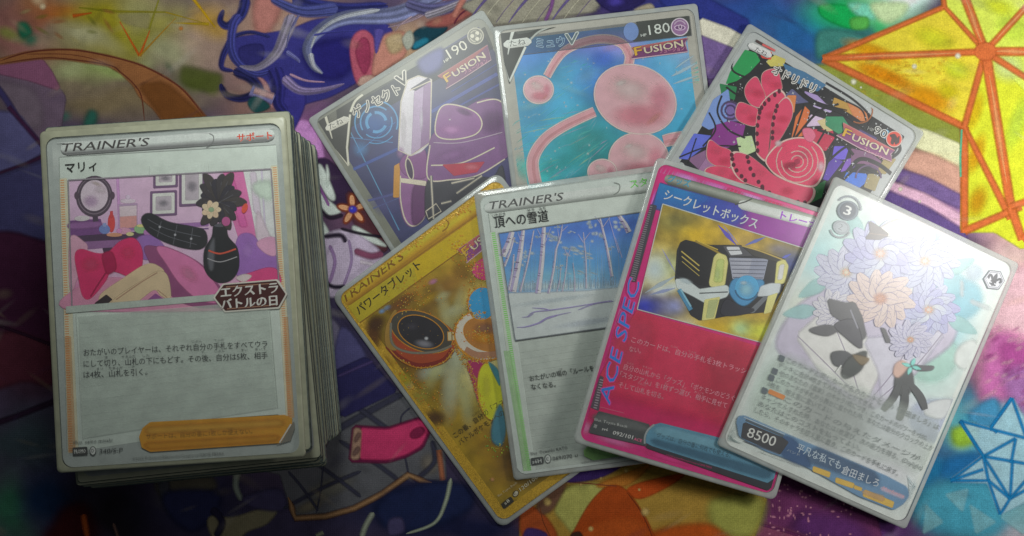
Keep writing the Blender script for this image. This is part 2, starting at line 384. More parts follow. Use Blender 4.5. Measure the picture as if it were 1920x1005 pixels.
def mat_field():
    """broad colour fields of the printed mat (photo pixel coordinates): dyed cloth colours"""
    k1, k2, k3, k4, k5 = 2.3, 3.0, 2.0, 1.1, 1.9
    it = []
    def add(g, rows):
        for r in rows: it.append((r, g))
    # upper left: pale green and yellow washes
    add(1.8, [(150, 60, 330, 150, (112, 100, 72), 1), (20, 40, 110, 90, (108, 68, 66), .9), (40, 100, 40, 60, (125, 80, 78), .7), (112, 28, 60, 22, (135, 68, 28), .9),
              (70, 12, 50, 25, (120, 80, 50), .6), (200, 40, 85, 55, (118, 108, 18), .95), (185, 85, 60, 40, (112, 104, 40), .6), (262, 70, 55, 40, (112, 108, 34), .8), (262, 25, 40, 30, (125, 122, 82), .7),
              (330, 55, 60, 40, (118, 112, 52), .8), (380, 95, 50, 60, (128, 108, 98), .9), (395, 40, 30, 30, (140, 108, 10), .85), (165, 75, 50, 22, (135, 132, 108), .7), (80, 65, 50, 22, (125, 110, 92), .6),
              (45, 60, 16, 16, (30, 84, 66), .9), (22, 60, 14, 14, (100, 106, 46), .8), (80, 12, 10, 10, (170, 150, 120), .7), (200, 128, 80, 22, (122, 135, 80), .9), (120, 125, 40, 20, (130, 134, 96), .8),
              (320, 105, 60, 30, (128, 128, 98), .7), (230, 190, 190, 40, (100, 86, 64), .95), (125, 222, 15, 14, (36, 80, 68), .9), (370, 150, 42, 20, (72, 80, 32), .9), (318, 135, 12, 10, (36, 60, 40), .5)])
    # left of the deck: deep plum, slate and teal
    add(3.0, [(30, 330, 110, 150, (44, 36, 62), 1), (40, 430, 90, 110, (38, 17, 38), 1), (50, 620, 100, 110, (50, 24, 34), 1), (60, 720, 90, 40, (44, 28, 40), .9), (50, 830, 100, 70, (38, 46, 52), 1), (20, 960, 60, 70, (34, 70, 54), 1),
              (100, 940, 60, 70, (14, 30, 54), 1), (150, 985, 40, 35, (54, 12, 14), .9), (230, 960, 100, 80, (20, 16, 22), 1), (380, 950, 120, 90, (26, 26, 46), 1), (330, 920, 40, 25, (52, 50, 48), .7), (560, 980, 140, 60, (42, 38, 58), .9), (620, 700, 120, 160, (34, 33, 56), 1), (760, 940, 170, 80, (18, 22, 44), 1), (640, 780, 70, 60, (30, 28, 52), .8), (870, 990, 130, 50, (16, 18, 42), 1)])
    # upper middle: peach and mauve, blue to the right
    add(1.7, [(520, 60, 130, 120, (132, 104, 92), 1), (470, 200, 70, 90, (112, 84, 78), .9), (580, 260, 70, 70, (118, 74, 116), 1), (640, 380, 70, 130, (86, 62, 84), 1), (780, 90, 70, 70, (146, 120, 98), 1), (860, 40, 70, 60, (112, 70, 68), .8), (980, 20, 120, 60, (116, 112, 100), 1), (1140, 10, 60, 30, (42, 34, 84), 1), (1180, 40, 60, 40, (60, 50, 90), .5)])
    add(1.5, [(1240, 40, 80, 50, (36, 40, 106), 1), (1330, 130, 70, 60, (92, 74, 112), 1), (1400, 20, 140, 60, (40, 66, 130), 1), (1500, 70, 140, 70, (34, 82, 134), 1), (1590, 25, 85, 50, (22, 156, 88), .95), (1660, 20, 60, 40, (130, 205, 150), .9), (1700, 5, 50, 25, (205, 230, 225), .8), (1650, 55, 30, 20, (40, 160, 90), .7), (1600, 120, 60, 40, (60, 150, 130), .9)])
    # right: olive, cream, tan, pink, teal
    add(1.12, [(1650, 200, 120, 60, (150, 150, 50), 1, 25), (1760, 270, 100, 34, (212, 210, 168), 1, 28), (1790, 330, 110, 34, (190, 140, 128), 1, 28), (1760, 360, 110, 22, (118, 96, 130), .9, 28), (1800, 400, 120, 34, (170, 130, 170), 1, 28), (1890, 430, 60, 60, (196, 160, 150), .9), (1880, 560, 80, 90, (222, 178, 190), 1), (1850, 660, 70, 60, (178, 80, 150), 1), (1910, 660, 40, 70, (140, 80, 150), .7), (1900, 500, 60, 40, (228, 200, 190), .9),
               (1820, 800, 70, 70, (70, 160, 190), 1), (1900, 830, 60, 100, (150, 205, 215), 1), (1740, 880, 70, 60, (30, 118, 165), .95), (1770, 780, 40, 40, (96, 170, 176), .9), (1800, 815, 26, 22, (150, 185, 60), .9), (1850, 950, 90, 60, (110, 178, 190), 1), (1780, 985, 70, 40, (70, 120, 150), .9), (1900, 990, 60, 30, (180, 170, 180), .7)])
    add(2.3, [(1560, 960, 110, 60, (74, 36, 72), 1), (1500, 980, 80, 40, (90, 42, 76), .9), (1640, 1000, 90, 40, (70, 34, 86), .9), (1470, 1000, 30, 20, (120, 84, 80), .6)])
    add(3.0, [(1240, 960, 190, 70, (110, 88, 34), 1), (1100, 960, 120, 80, (104, 56, 26), 1), (1400, 950, 80, 60, (104, 104, 48), 1), (1360, 995, 90, 26, (112, 50, 18), .8), (1200, 900, 90, 25, (112, 50, 18), .8), (1060, 930, 45, 40, (90, 60, 40), .8)])
    def fn(X, Y):
        c = np.tile(lin((60, 50, 70)) * 2, (len(X), 1))
        wob = (vnoise(X, Y, 60, 60, 5) - .5) * 36; wo2 = (vnoise(X, Y, 60, 60, 9) - .5) * 36
        for r_, g in it:
            x, y, rx, ry, col, a = r_[:6]; an = math.radians(r_[6] if len(r_) > 6 else 0)
            dx, dy = X + wob - x, Y + wo2 - y; U = (dx * math.cos(an) + dy * math.sin(an)) / rx; W = (-dx * math.sin(an) + dy * math.cos(an)) / ry
            d = np.sqrt(U * U + W * W)
            al = (a * np.clip(1.35 - d, 0, 1) ** 1.3 / 1.0)[:, None]; al = np.clip(al, 0, 1)
            c = c * (1 - al) + lin(col) * g * al
        n = vnoise(X, Y, 34, 30, 21) * .5 + vnoise(X, Y, 13, 14, 22) * .3 + vnoise(X, Y, 5, 5, 23) * .2
        return np.clip(c * (1 + .42 * (n[:, None] - .5)), 0, .86)
    return fn
nu, nv = 520, 316
gx, gy = np.meshgrid(np.linspace(-24.5, 30.5, nu), np.linspace(16.5, -16.5, nv)); gx, gy = gx.ravel(), gy.ravel()
Xp = (gx * math.cos(0)) ; fp = mat_field()
dz_ = CH; Yc = (gy - CY)
den = dz_ * math.cos(CP) + Yc * math.sin(CP)
PXX = 960 + F * gx / den; PYY = 502.5 - F * (Yc * math.cos(CP) - dz_ * math.sin(CP)) / den
P.grp('printed_backdrop')
P.put(np.stack([gx, gy], 1), [(j * nu + i, (j + 1) * nu + i, (j + 1) * nu + i + 1, j * nu + i + 1) for j in range(nv - 1) for i in range(nu - 1)], np.c_[fp(PXX, PYY), np.ones(len(gx))])

# --- upper left washes, ribbon and crystal
P.gain = 1.8; P.view(0, 0, 4.186); P.grp('ribbon_print')
P.soft([(-400, 640), (0, 550), (330, 640), (470, 700), (510, 770), (470, 1010), (430, 1200), (200, 1080), (0, 760), (-400, 500)], (88, 72, 88), 22, smooth=False)
P.soft([(-60, 500), (320, 462), (400, 560), (470, 705), (230, 625), (-60, 560)], (108, 66, 90), 20, smooth=False)
P.soft([(0, 640), (240, 700), (330, 860), (300, 1010), (120, 950), (0, 740)], (100, 86, 98), 90, .8)
P.line([(-200, 480), (0, 715), (110, 880), (210, 1060)], 46, (48, 42, 78), True)
P.soft([(-120, 500), (200, 415), (400, 392), (600, 395), (850, 440), (1100, 510), (1300, 610), (1450, 720), (1620, 930), (1640, 1010), (1330, 1010), (1210, 850), (1100, 760), (1050, 665), (950, 570), (850, 512), (500, 458), (300, 456), (0, 498)], (116, 74, 44), 10, smooth=False)
P.soft([(1080, 660), (1300, 640), (1620, 930), (1640, 1010), (1330, 1010), (1190, 820)], (94, 56, 26), 60, .9, smooth=False)
P.line([(0, 478), (200, 415), (400, 392), (600, 395), (850, 440), (1100, 510), (1300, 610), (1450, 720), (1620, 930)], 9, (78, 34, 26), True)
P.line([(0, 500), (300, 458), (500, 460), (850, 510), (950, 570), (1050, 660), (1110, 760), (1135, 960)], 8, (82, 40, 28), True)
P.line([(200, 425), (500, 425), (700, 455), (870, 515)], 5, (90, 44, 30), True)
P.grp('crystal_print')
for a, b, w0, w1, c in (((940, 170), (1095, 440), 7, 16, (160, 70, 18)), ((1095, 440), (1175, 240), 20, 6, (160, 70, 20)), ((1095, 440), (1380, 140), 14, 4, (140, 100, 24)), ((570, 125), (720, 100), 26, 8, (150, 66, 16)),
                        ((900, 90), (1300, 95), 18, 10, (112, 104, 22)), ((1170, 230), (1245, 0), 14, 10, (112, 108, 30)), ((1300, 95), (1640, 190), 10, 4, (130, 110, 20)), ((1480, -60), (1690, 215), 26, 10, (156, 122, 8)), ((1640, 190), (1340, 180), 22, 4, (140, 116, 12)), ((900, 90), (620, 60), 18, 8, (104, 100, 18))):
    P.line([a, ((a[0] + b[0]) / 2, (a[1] + b[1]) / 2), b], w0, c, w1=w1, alpha=.85)
P.poly([(920, 110), (1180, 112), (1160, 230), (960, 180)], (128, 120, 84), alpha=.55)
for i in range(12):
    P.glow(200 + 130 * (i % 6), 90 + 40 * (i % 5) + 70 * (i // 6), 60 + 10 * (i % 4), 22, [(150, 140, 96), (96, 100, 30), (140, 84, 50)][i % 3], .35, -20 + 7 * i)
P.glow(335, 50, 34, 34, (180, 160, 130), .9)
P.glow(1420, 222, 26, 24, (150, 90, 20), .8)
P.soft([(1440, 520), (1640, 560), (1740, 600), (1690, 740), (1560, 700), (1430, 640)], (66, 72, 30), 70, .8)
P.soft([(700, 870), (760, 890), (740, 985), (660, 985)], (34, 80, 70), 60, .9)
P.soft([(140, 190), (210, 180), (250, 260), (170, 300)], (24, 84, 62), 50, .9)

# --- left strip: dark facets
P.gain = 2.9; P.view(0, 200, 1.25); P.grp('facet_print')
P.soft([(-60, 10), (40, 20), (100, 100), (20, 160), (-60, 180)], (58, 56, 86), 14, smooth=False)
P.line([(-40, 170), (60, 135), (110, 112)], 8, (36, 16, 34)); P.line([(20, 0), (100, 92)], 9, (40, 18, 40))
P.soft([(-60, 190), (110, 130), (115, 310), (20, 290), (-60, 310)], (42, 40, 68), 16, smooth=False)
P.soft([(-60, 300), (30, 300), (118, 330), (120, 560), (40, 520), (-60, 540)], (42, 16, 34), 18, smooth=False)
P.soft([(-60, 540), (40, 525), (122, 560), (126, 660), (60, 640), (-60, 680)], (58, 24, 34), 20, smooth=False)
P.line([(-40, 752), (40, 725), (130, 690)], 12, (28, 16, 30)); P.line([(-40, 500), (60, 535), (125, 560)], 6, (30, 12, 26))
P.grp('scarf_print'); P.view(0, 860, 3.556)
P.soft([(360, 430), (430, 330), (560, 300), (620, 420), (600, 560), (300, 560)], (48, 12, 16), 120, .9)
P.line([(556, 370), (565, 430), (585, 530)], 26, (128, 58, 22), True, mid=34); P.line([(755, 430), (790, 530)], 16, (78, 58, 52), True)
P.soft([(1060, 130), (1380, 110), (1420, 210), (1100, 250)], (58, 54, 46), 60, .9); P.soft([(1060, 150), (1120, 140), (1150, 300), (1200, 400), (1120, 360), (1070, 240)], (44, 44, 50), 40)
P.soft([(1100, 230), (1430, 220), (1450, 330), (1300, 480), (1150, 400)], (26, 28, 54), 60)
P.line([(1590, 60), (1572, 180), (1612, 280)], 40, (92, 98, 92), True, w1=26)
P.soft([(1400, 400), (1560, 400), (1830, 320), (1780, 420), (1640, 480), (1560, 560), (1440, 540)], (90, 84, 66), 26)
P.line([(1410, 330), (1480, 420), (1440, 520)], 44, (24, 22, 40), True); P.soft([(1620, 260), (1860, 200), (1900, 340), (1700, 330)], (46, 42, 66), 40)

# --- bottom middle: plaid cloth with a pink band
P.gain = 3.1; P.view(540, 560, 2.259); P.grp('plaid_print')
P.soft([(-220, 640), (160, 640), (230, 500), (460, 390), (560, 480), (660, 660), (665, 770), (520, 748), (300, 880), (30, 930), (0, 840), (-30, 740), (-220, 700)], (62, 62, 66), 12, smooth=False)
for a, c in (((330, 600, 120, 50), (82, 80, 80)), ((180, 800, 130, 50), (80, 78, 72)), ((420, 440, 80, 40), (80, 80, 84)), ((600, 700, 50, 60), (84, 78, 72)), ((90, 880, 80, 30), (84, 78, 66))): P.glow(*a, c, .9, -20)
for pts, wd in (([(200, 560), (340, 480), (490, 400)], 26), ([(215, 600), (360, 690), (470, 770)], 16), ([(-20, 890), (150, 800), (310, 730)], 14), ([(280, 450), (390, 530), (480, 600)], 20), ([(110, 690), (220, 770), (310, 840)], 14),
                ([(610, 600), (620, 690), (550, 760)], 18), ([(470, 560), (500, 690), (510, 745)], 7), ([(150, 680), (140, 800), (120, 910)], 6), ([(0, 730), (60, 800), (130, 900)], 10), ([(480, 560), (480, 500), (520, 460)], 6)):
    P.line(pts, wd, (38, 38, 50), True)
P.line([(240, 130), (200, 230), (210, 330)], 5, (26, 22, 54), True)
P.soft([(160, 60), (230, 140), (260, 240), (200, 280), (175, 160)], (70, 66, 82), 20); P.soft([(230, 120), (330, 250), (230, 300), (190, 300)], (52, 50, 80), 20)
P.soft([(200, 310), (330, 250), (460, 390), (230, 500)], (28, 26, 56), 14, smooth=False); P.line([(210, 330), (300, 290), (360, 265)], 12, (46, 38, 70), True)
P.line([(0, 840), (18, 890), (32, 930), (160, 922), (280, 888), (400, 826), (510, 746), (560, 768), (610, 778)], 24, (50, 30, 26)); P.line([(0, 840), (18, 890), (32, 930), (160, 922), (280, 888), (400, 826), (510, 746), (560, 768), (610, 778)], 16, (106, 80, 56))
P.line([(640, 640), (655, 770)], 18, (110, 66, 46))
P.soft([(278, 540), (420, 550), (560, 505), (600, 560), (570, 630), (500, 668), (420, 692), (262, 688)], (70, 18, 44), 8, smooth=False); P.soft([(306, 552), (420, 560), (560, 515), (590, 560), (560, 620), (500, 655), (420, 678), (304, 674)], (138, 38, 72), 8, smooth=False)
P.poly([(280, 545), (312, 552), (304, 680), (266, 682)], (116, 92, 78)); P.poly([(284, 580), (308, 560), (306, 590), (280, 615)], (80, 60, 56)); P.poly([(278, 640), (304, 620), (304, 650), (272, 672)], (80, 60, 56))
P.ell(548, 568, 34, 20, (88, 22, 48), -30)
P.gain = 3.0
P.soft([(420, 830), (620, 775), (760, 800), (760, 900), (500, 990), (380, 930)], (18, 24, 50), 50); P.soft([(430, 940), (480, 930), (490, 985), (430, 1000)], (48, 44, 70), 20)
P.line([(690, 760), (668, 860), (620, 950), (500, 996)], 15, (106, 112, 98), True, w1=8); P.line([(362, 905), (330, 960), (312, 1010)], 18, (104, 108, 96), True); P.line([(120, 1005), (150, 990)], 14, (96, 100, 84))

# --- between deck and fan: pale petals with an orange brooch
P.gain = 2.7; P.view(540, 180, 1.932); P.grp('petal_print')
P.soft([(10, 110), (70, 90), (120, 160), (130, 260), (80, 280), (40, 220)], (134, 92, 136), 14); P.soft([(30, 190), (80, 170), (110, 240), (70, 260)], (104, 64, 112), 12)
P.soft([(80, 290), (130, 230), (230, 330), (200, 400), (120, 390)], (36, 24, 44), 14); P.soft([(220, 350), (330, 470), (350, 560), (250, 470)], (58, 32, 38), 14)
for q in ([(96, 285), (120, 250), (170, 360), (150, 372)], [(90, 330), (150, 380), (190, 420), (130, 430), (100, 390)], [(140, 250), (150, 290), (140, 330)], [(240, 470), (330, 520), (350, 545), (250, 510)], [(110, 440), (150, 500), (110, 530)]): P.soft(q, (150, 156, 152), 6)
P.soft([(115, 540), (200, 490), (300, 540), (340, 600), (300, 690), (180, 720), (120, 700)], (136, 124, 142), 16)
for pts, wd, c in (([(150, 540), (170, 600), (150, 680)], 10, (106, 84, 118)), ([(220, 520), (230, 600), (200, 690)], 8, (108, 90, 120)), ([(130, 510), (190, 505), (210, 530)], 14, (28, 22, 34)), ([(190, 480), (270, 500), (340, 510)], 9, (26, 20, 30)), ([(240, 560), (300, 580), (345, 570)], 22, (92, 50, 70)), ([(260, 600), (310, 610)], 14, (150, 140, 150)),
                   ([(110, 400), (150, 440), (200, 430)], 12, (30, 22, 34)), ([(100, 300), (150, 400)], 9, (96, 60, 104)), ([(120, 660), (160, 690), (210, 690)], 12, (26, 22, 34)), ([(110, 400), (100, 470), (120, 560)], 10, (92, 62, 100))): P.line(pts, wd, c, True)
for a in range(5):
    t = math.radians(72 * a - 95); P.ell(235 + 32 * math.cos(t), 412 + 32 * math.sin(t), 28, 14, (96, 46, 30), 72 * a - 95); P.ell(235 + 31 * math.cos(t), 411 + 31 * math.sin(t), 22, 9, (170, 124, 92), 72 * a - 95)
P.ell(235, 411, 18, 15, (110, 60, 44)); P.ell(235, 411, 14, 12, (42, 40, 130)); P.glow(231, 407, 6, 5, (150, 150, 210), .9)

# --- upper middle: flowing blue and lavender streamers
P.gain = 1.55; P.view(380, 0, 3.31); P.grp('streamer_print')
P.soft([(330, 0), (480, 0), (460, 120), (400, 200), (330, 180)], (150, 98, 92), 60); P.soft([(330, 480), (520, 500), (560, 640), (380, 660)], (136, 96, 98), 30)
P.soft([(180, 250), (420, 210), (560, 180), (760, 120), (1130, 150), (1150, 300), (1000, 470), (800, 590), (600, 660), (540, 800), (470, 680), (400, 500), (260, 420), (180, 360)], (44, 42, 104), 14)
P.soft([(640, 300), (900, 240), (960, 340), (860, 480), (690, 460)], (30, 26, 90), 70); P.soft([(230, 300), (370, 280), (360, 390), (260, 410)], (36, 34, 86), 20)
P.soft([(480, 560), (640, 600), (560, 820), (500, 780)], (46, 42, 110), 20)
for pts, wd, w1, c in (([(270, -20), (240, 90), (160, 160), (110, 130), (130, 60)], 70, 20, (40, 42, 96)), ([(180, 250), (130, 340), (120, 420), (190, 440)], 44, 16, (42, 42, 98)), ([(190, 440), (290, 480), (350, 560), (250, 610), (150, 590), (110, 520)], 70, 26, (32, 32, 74)), ([(150, 300), (190, 230), (300, 200), (420, 230)], 26, 16, (40, 42, 94)),
                       ([(230, 90), (190, 160), (180, 300), (230, 400), (330, 460), (430, 440)], 56, 30, (58, 60, 124)), ([(440, 420), (470, 520), (470, 640), (520, 700)], 100, 50, (42, 40, 102)), ([(560, -10), (700, 40), (900, 60), (1150, 40)], 110, 60, (40, 42, 96)), ([(420, -10), (620, 70), (840, 50)], 40, 90, (60, 64, 116)),
                       ([(560, 90), (510, 220), (450, 340), (340, 420), (230, 410)], 84, 10, (126, 118, 138)), ([(600, 90), (540, 200), (520, 300)], 14, 5, (92, 90, 130)), ([(1500, -30), (1200, 90), (900, 110), (740, 180), (650, 290), (680, 400), (745, 458)], 110, 16, (104, 108, 142)), ([(1100, 60), (860, 110), (720, 200), (672, 300)], 24, 8, (158, 160, 168)),
                       ([(670, 330), (690, 410), (740, 455)], 26, 6, (166, 166, 176)), ([(500, 480), (600, 560), (740, 560), (880, 520)], 60, 8, (122, 108, 144)), ([(540, 460), (640, 500), (760, 510)], 14, 6, (160, 128, 150)), ([(520, 320), (590, 370), (600, 390)], 24, 6, (100, 100, 150)), ([(690, 220), (800, 200), (1000, 190)], 12, 4, (56, 56, 124)),
                       ([(1480, 20), (1300, 120), (1150, 170)], 30, 6, (134, 116, 128)), ([(1260, 20), (1400, 60), (1560, 40), (1720, -20)], 60, 90, (78, 76, 112)), ([(1380, 100), (1500, 60), (1660, -10)], 40, 30, (130, 124, 136)), ([(1300, 100), (1220, 160), (1180, 220)], 8, 3, (150, 130, 140))):
    P.line(pts, wd, c, True, w1=w1)
    for k in range(4):                                 # brush strands inside the streamer
        o_ = (k - 1.5) * .22; q = spline(pts, False, 6); t_ = np.gradient(q, axis=0); n_ = np.stack([-t_[:, 1], t_[:, 0]], 1) / (np.linalg.norm(t_, axis=1)[:, None] + 1e-9)
        W_ = (wd + (w1 - wd) * np.linspace(0, 1, len(q)))[:, None]; f_ = (1.28, .8, 1.14, .72)[k]
        P.line(q + n_ * W_ * o_, wd * .1, tuple(v * f_ for v in c), w1=max(w1 * .1, 2), mid=wd * .2, alpha=.6)
P.soft([(915, 330), (940, 220), (1010, 190), (1070, 260), (1060, 400), (1050, 480), (960, 520)], (146, 70, 88), 12); P.soft([(950, 330), (985, 240), (1030, 260), (1040, 380), (1000, 460)], (124, 46, 72), 16); P.soft([(985, 480), (1060, 470), (1070, 510), (970, 530)], (158, 128, 118), 14)
P.soft([(1070, 330), (1110, 230), (1250, 200), (1260, 330), (1180, 400), (1060, 470)], (164, 112, 100), 30); P.soft([(1140, 240), (1230, 210), (1240, 300), (1170, 330)], (156, 136, 106), 40)
P.line([(1100, 180), (1085, 260), (1078, 335)], 70, (70, 62, 126), True, w1=6)
P.soft([(1290, 250), (1320, 190), (1400, 160), (1520, 170), (1440, 250), (1310, 310)], (18, 50, 62), 16); P.soft([(1310, 270), (1380, 235), (1400, 260), (1320, 305)], (28, 96, 118), 12); P.soft([(1240, 240), (1290, 190), (1310, 260), (1270, 310)], (140, 142, 132), 12)
P.soft([(1380, 150), (1600, 60), (1680, 10), (1690, 70), (1520, 160)], (126, 70, 66), 26); P.line([(1560, 150), (1600, 90), (1700, 20)], 8, (80, 30, 50), True)
P.line([(300, 560), (440, 620)], 62, (96, 92, 134)); P.line([(320, 560), (440, 600)], 34, (150, 118, 118)); P.soft([(280, 640), (330, 600), (420, 660), (330, 700)], (24, 60, 62), 20)
P.view(840, 0, 2.743); P.gain = 1.6
P.soft([(60, 30), (170, -20), (800, -20), (760, 60), (230, 130)], (124, 120, 108), 20, smooth=False)
for i, x in enumerate((120, 190, 265, 330, 400, 470, 545, 600, 660)):
    P.line([(x + 90, -20), (x + 30, 50), (x - 20, 120)], 14 - (i % 3) * 5, [(84, 72, 118), (150, 146, 130), (96, 84, 110)][i % 3], True, w1=3)
P.line([(30, 90), (60, 30), (90, -20)], 26, (150, 96, 86), True); P.line([(500, 110), (530, 40), (540, -10)], 16, (104, 66, 116), True)
P.soft([(760, -20), (1010, -20), (960, 40), (840, 60)], (34, 28, 74), 14); P.glow(860, 10, 60, 30, (70, 60, 150), .7)
P.soft([(960, 50), (1040, 20), (1060, 60), (980, 70)], (140, 130, 112), 16)

# --- right of the pink card: stripes, blue field and the orange star
P.gain = 1.5; P.grp('stripe_print')
P.soft([(1080, -30), (1300, -30), (1560, 110), (1500, 200), (1290, 90), (1100, 30)], (40, 48, 116), 26, smooth=False)
P.soft([(1296, 98), (1440, 150), (1620, 250), (1500, 330), (1300, 178)], (196, 192, 176), 12, smooth=False); P.soft([(1290, 185), (1480, 260), (1560, 400), (1300, 400)], (104, 84, 132), 18, smooth=False)
P.gain = 1.12; P.view(1540, 0, 3.045)
P.soft([(-60, 390), (60, 380), (760, 680), (800, 830), (520, 730), (200, 560)], (138, 146, 62), 36, smooth=False)
P.soft([(480, 720), (600, 750), (790, 830), (800, 1010), (640, 880), (470, 800)], (222, 222, 180), 20, smooth=False)
P.soft([(470, 850), (640, 880), (800, 960), (800, 1130), (420, 930)], (206, 160, 142), 40, smooth=False); P.soft([(420, 960), (600, 1010), (810, 1120), (800, 1200), (380, 1010)], (120, 98, 150), 30, smooth=False); P.soft([(380, 1040), (600, 1120), (820, 1250), (800, 1330), (360, 1110)], (222, 180, 204), 26, smooth=False); P.soft([(360, 1090), (600, 1190), (820, 1330), (820, 1400), (340, 1160)], (104, 84, 140), 30, smooth=False)
P.soft([(430, 1210), (620, 1300), (850, 1430), (820, 1480), (430, 1290)], (216, 180, 190), 26, smooth=False)
P.soft([(0, 30), (170, 40), (260, 130), (200, 165), (110, 150), (0, 90)], (20, 166, 84), 26); P.soft([(160, 20), (330, 40), (300, 110), (210, 90)], (120, 205, 178), 40); P.soft([(290, 20), (480, 20), (470, 80), (390, 130), (320, 100)], (204, 228, 176), 50); P.soft([(170, 110), (260, 100), (260, 160), (180, 165)], (86, 176, 80), 30)
P.soft([(-10, 180), (200, 190), (260, 230), (60, 290), (-20, 330)], (62, 128, 120), 50)
P.grp('orange_star_print')
C_, T_, TP, B_ = (935, 295), (702, 40), (8, 335), (815, 725)
P.gain = 1.12
P.poly([TP, T_, C_, B_], (226, 208, 62)); P.poly([T_, (690, -60), (1260, -60), (1260, 640), B_, C_], (208, 222, 88)); P.poly([B_, C_, (1260, 640), (1260, 1330), (1150, 1420), (990, 1320), (800, 1320)], (208, 214, 52))
for a, c, al in (((300, 300, 220, 60), (226, 160, 24), .9), ((330, 420, 190, 60), (232, 150, 20), .95), ((600, 560, 200, 90), (234, 160, 22), .9), ((720, 520, 90, 60), (206, 196, 30), .7), ((640, 220, 170, 80), (212, 216, 50), .8), ((770, 400, 110, 70), (206, 220, 56), .8), ((450, 470, 110, 60), (210, 130, 20), .5), ((1060, 380, 130, 110), (214, 228, 150), .8), ((1090, 160, 130, 90), (200, 222, 80), .8), ((1010, 40, 120, 60), (216, 222, 50), .7), ((870, 640, 60, 160), (226, 190, 30), .8), ((880, 880, 60, 150), (230, 170, 30), .85), ((1120, 700, 70, 220), (200, 226, 80), .7), ((890, 1150, 70, 120), (206, 150, 26), .8)):
    P.glow(*a, c, al, 20)
for i in range(70):
    r_ = random.Random(i); P.glow(200 + r_.random() * 520, 330 + r_.random() * 260 * (.3 + .7 * i / 70), 10 + 18 * r_.random(), 7 + 8 * r_.random(), [(206, 132, 30), (240, 190, 60), (196, 160, 40)][i % 3], .22, n=10, up=i % 10 == 0)
SO, SI = (206, 108, 58), (226, 156, 100)
def rod(a, b, w0, w1, hi=True):
    w0, w1 = w0 * .8, w1 * .8
    P.line([a, ((a[0] + b[0]) / 2, (a[1] + b[1]) / 2), b], w0 + 7, (196, 128, 26), w1=w1 + 7, alpha=.5)
    P.line([a, ((a[0] + b[0]) / 2, (a[1] + b[1]) / 2), b], w0, SO, w1=w1)
    if hi: P.line([(a[0] * .85 + b[0] * .15, a[1] * .85 + b[1] * .15), ((a[0] + b[0]) / 2, (a[1] + b[1]) / 2), (a[0] * .15 + b[0] * .85, a[1] * .15 + b[1] * .85)], 2, SI, mid=w0 * .5, alpha=.9)
rod(TP, T_, 30, 26, False); rod(TP, B_, 46, 40, False); rod(TP, C_, 40, 40); rod(T_, (690, -60), 28, 28, False); rod(T_, C_, 22, 30, False); rod((800, -60), C_, 56, 50); rod(C_, (1260, -60), 36, 36); rod(C_, (1260, 295), 54, 54); rod(C_, (1260, 505), 40, 30, False)
rod(C_, B_, 40, 36, False); rod(C_, (1080, 1180), 66, 58); rod(B_, (815, 1330), 48, 44, False); rod(B_, (1080, 1250), 30, 46, False); rod((815, 1320), (1140, 1180), 46, 40, False); rod((1080, 1180), (1145, 1370), 56, 50, False); rod((1145, 1370), (1260, 1290), 46, 46, False); rod((1080, 1180), (1260, 1120), 40, 40, False)
P.ell(*C_, 62, 52, SO)
P.line([(800, 740), (792, 900), (794, 1010)], 10, (90, 190, 150), alpha=.9)
for x, y, r_ in ((183, 468, 22), (530, 380, 20), (778, 320, 22), (225, 500, 9), (560, 1150, 12), (450, 1080, 18)): P.glow(x, y, r_, r_, (255, 255, 230), 1.0)

# --- lower right: pink cloud and blue star
P.grp('blue_star_print'); P.view(1700, 420, 1.718); P.gain = 1.15
P.soft([(290, 190), (340, 140), (460, 160), (460, 480), (300, 520), (240, 540), (240, 420)], (226, 186, 196), 60); P.soft([(260, 380), (330, 350), (440, 420), (400, 520), (330, 560), (240, 570)], (196, 110, 172), 60, .9); P.soft([(300, 400), (360, 390), (440, 480), (340, 480)], (178, 84, 154), 50, .8); P.soft([(310, 480), (440, 470), (440, 600), (360, 600)], (168, 116, 176), 50, .8)
for i in range(60):
    r_ = random.Random(i + 500); P.glow(255 + 160 * r_.random(), 330 + 250 * r_.random(), 14 + 20 * r_.random(), 6 + 8 * r_.random(), [(212, 150, 190), (160, 70, 140), (236, 200, 206)][i % 3], .3, -30, n=10, up=i % 10 == 0)
P.soft([(200, 610), (280, 560), (300, 620), (240, 660)], (66, 136, 176), 30); P.soft([(130, 760), (250, 740), (260, 850), (130, 830)], (34, 112, 172), 40, .8); P.soft([(60, 850), (250, 830), (330, 930), (260, 1010), (40, 960)], (72, 160, 186), 60, .85); P.soft([(150, 660), (220, 650), (220, 700), (160, 710)], (150, 190, 60), 30, .9)
P.poly([(338, 560), (380, 640), (380, 890), (300, 935), (262, 830), (140, 826), (246, 748), (172, 636), (270, 660)], (168, 208, 222), alpha=.75)
BL = (22, 120, 178)
for pts in ([(338, 560), (268, 660), (172, 634)], [(172, 634), (246, 748), (140, 826)], [(140, 826), (262, 826), (300, 935)], [(300, 935), (332, 884), (430, 830)], [(338, 560), (385, 690)], [(268, 660), (385, 690)], [(246, 748), (350, 690)], [(246, 748), (385, 772)], [(246, 748), (332, 884)], [(246, 748), (262, 826)], [(340, 760), (332, 884)], [(350, 690), (335, 770)], [(332, 884), (430, 770)], [(246, 748), (172, 634)], [(338, 560), (270, 655), (290, 672)], [(140, 826), (246, 790)], [(262, 826), (332, 884)]):
    P.line(pts, 9, BL, alpha=.92)
for q in ([(120, 870), (200, 850), (180, 930)], [(200, 900), (290, 960), (220, 1000)], [(60, 900), (120, 960), (50, 1000)], [(300, 940), (400, 900), (380, 1000)]): P.soft(q, (140, 196, 204), 10, .5, smooth=False)

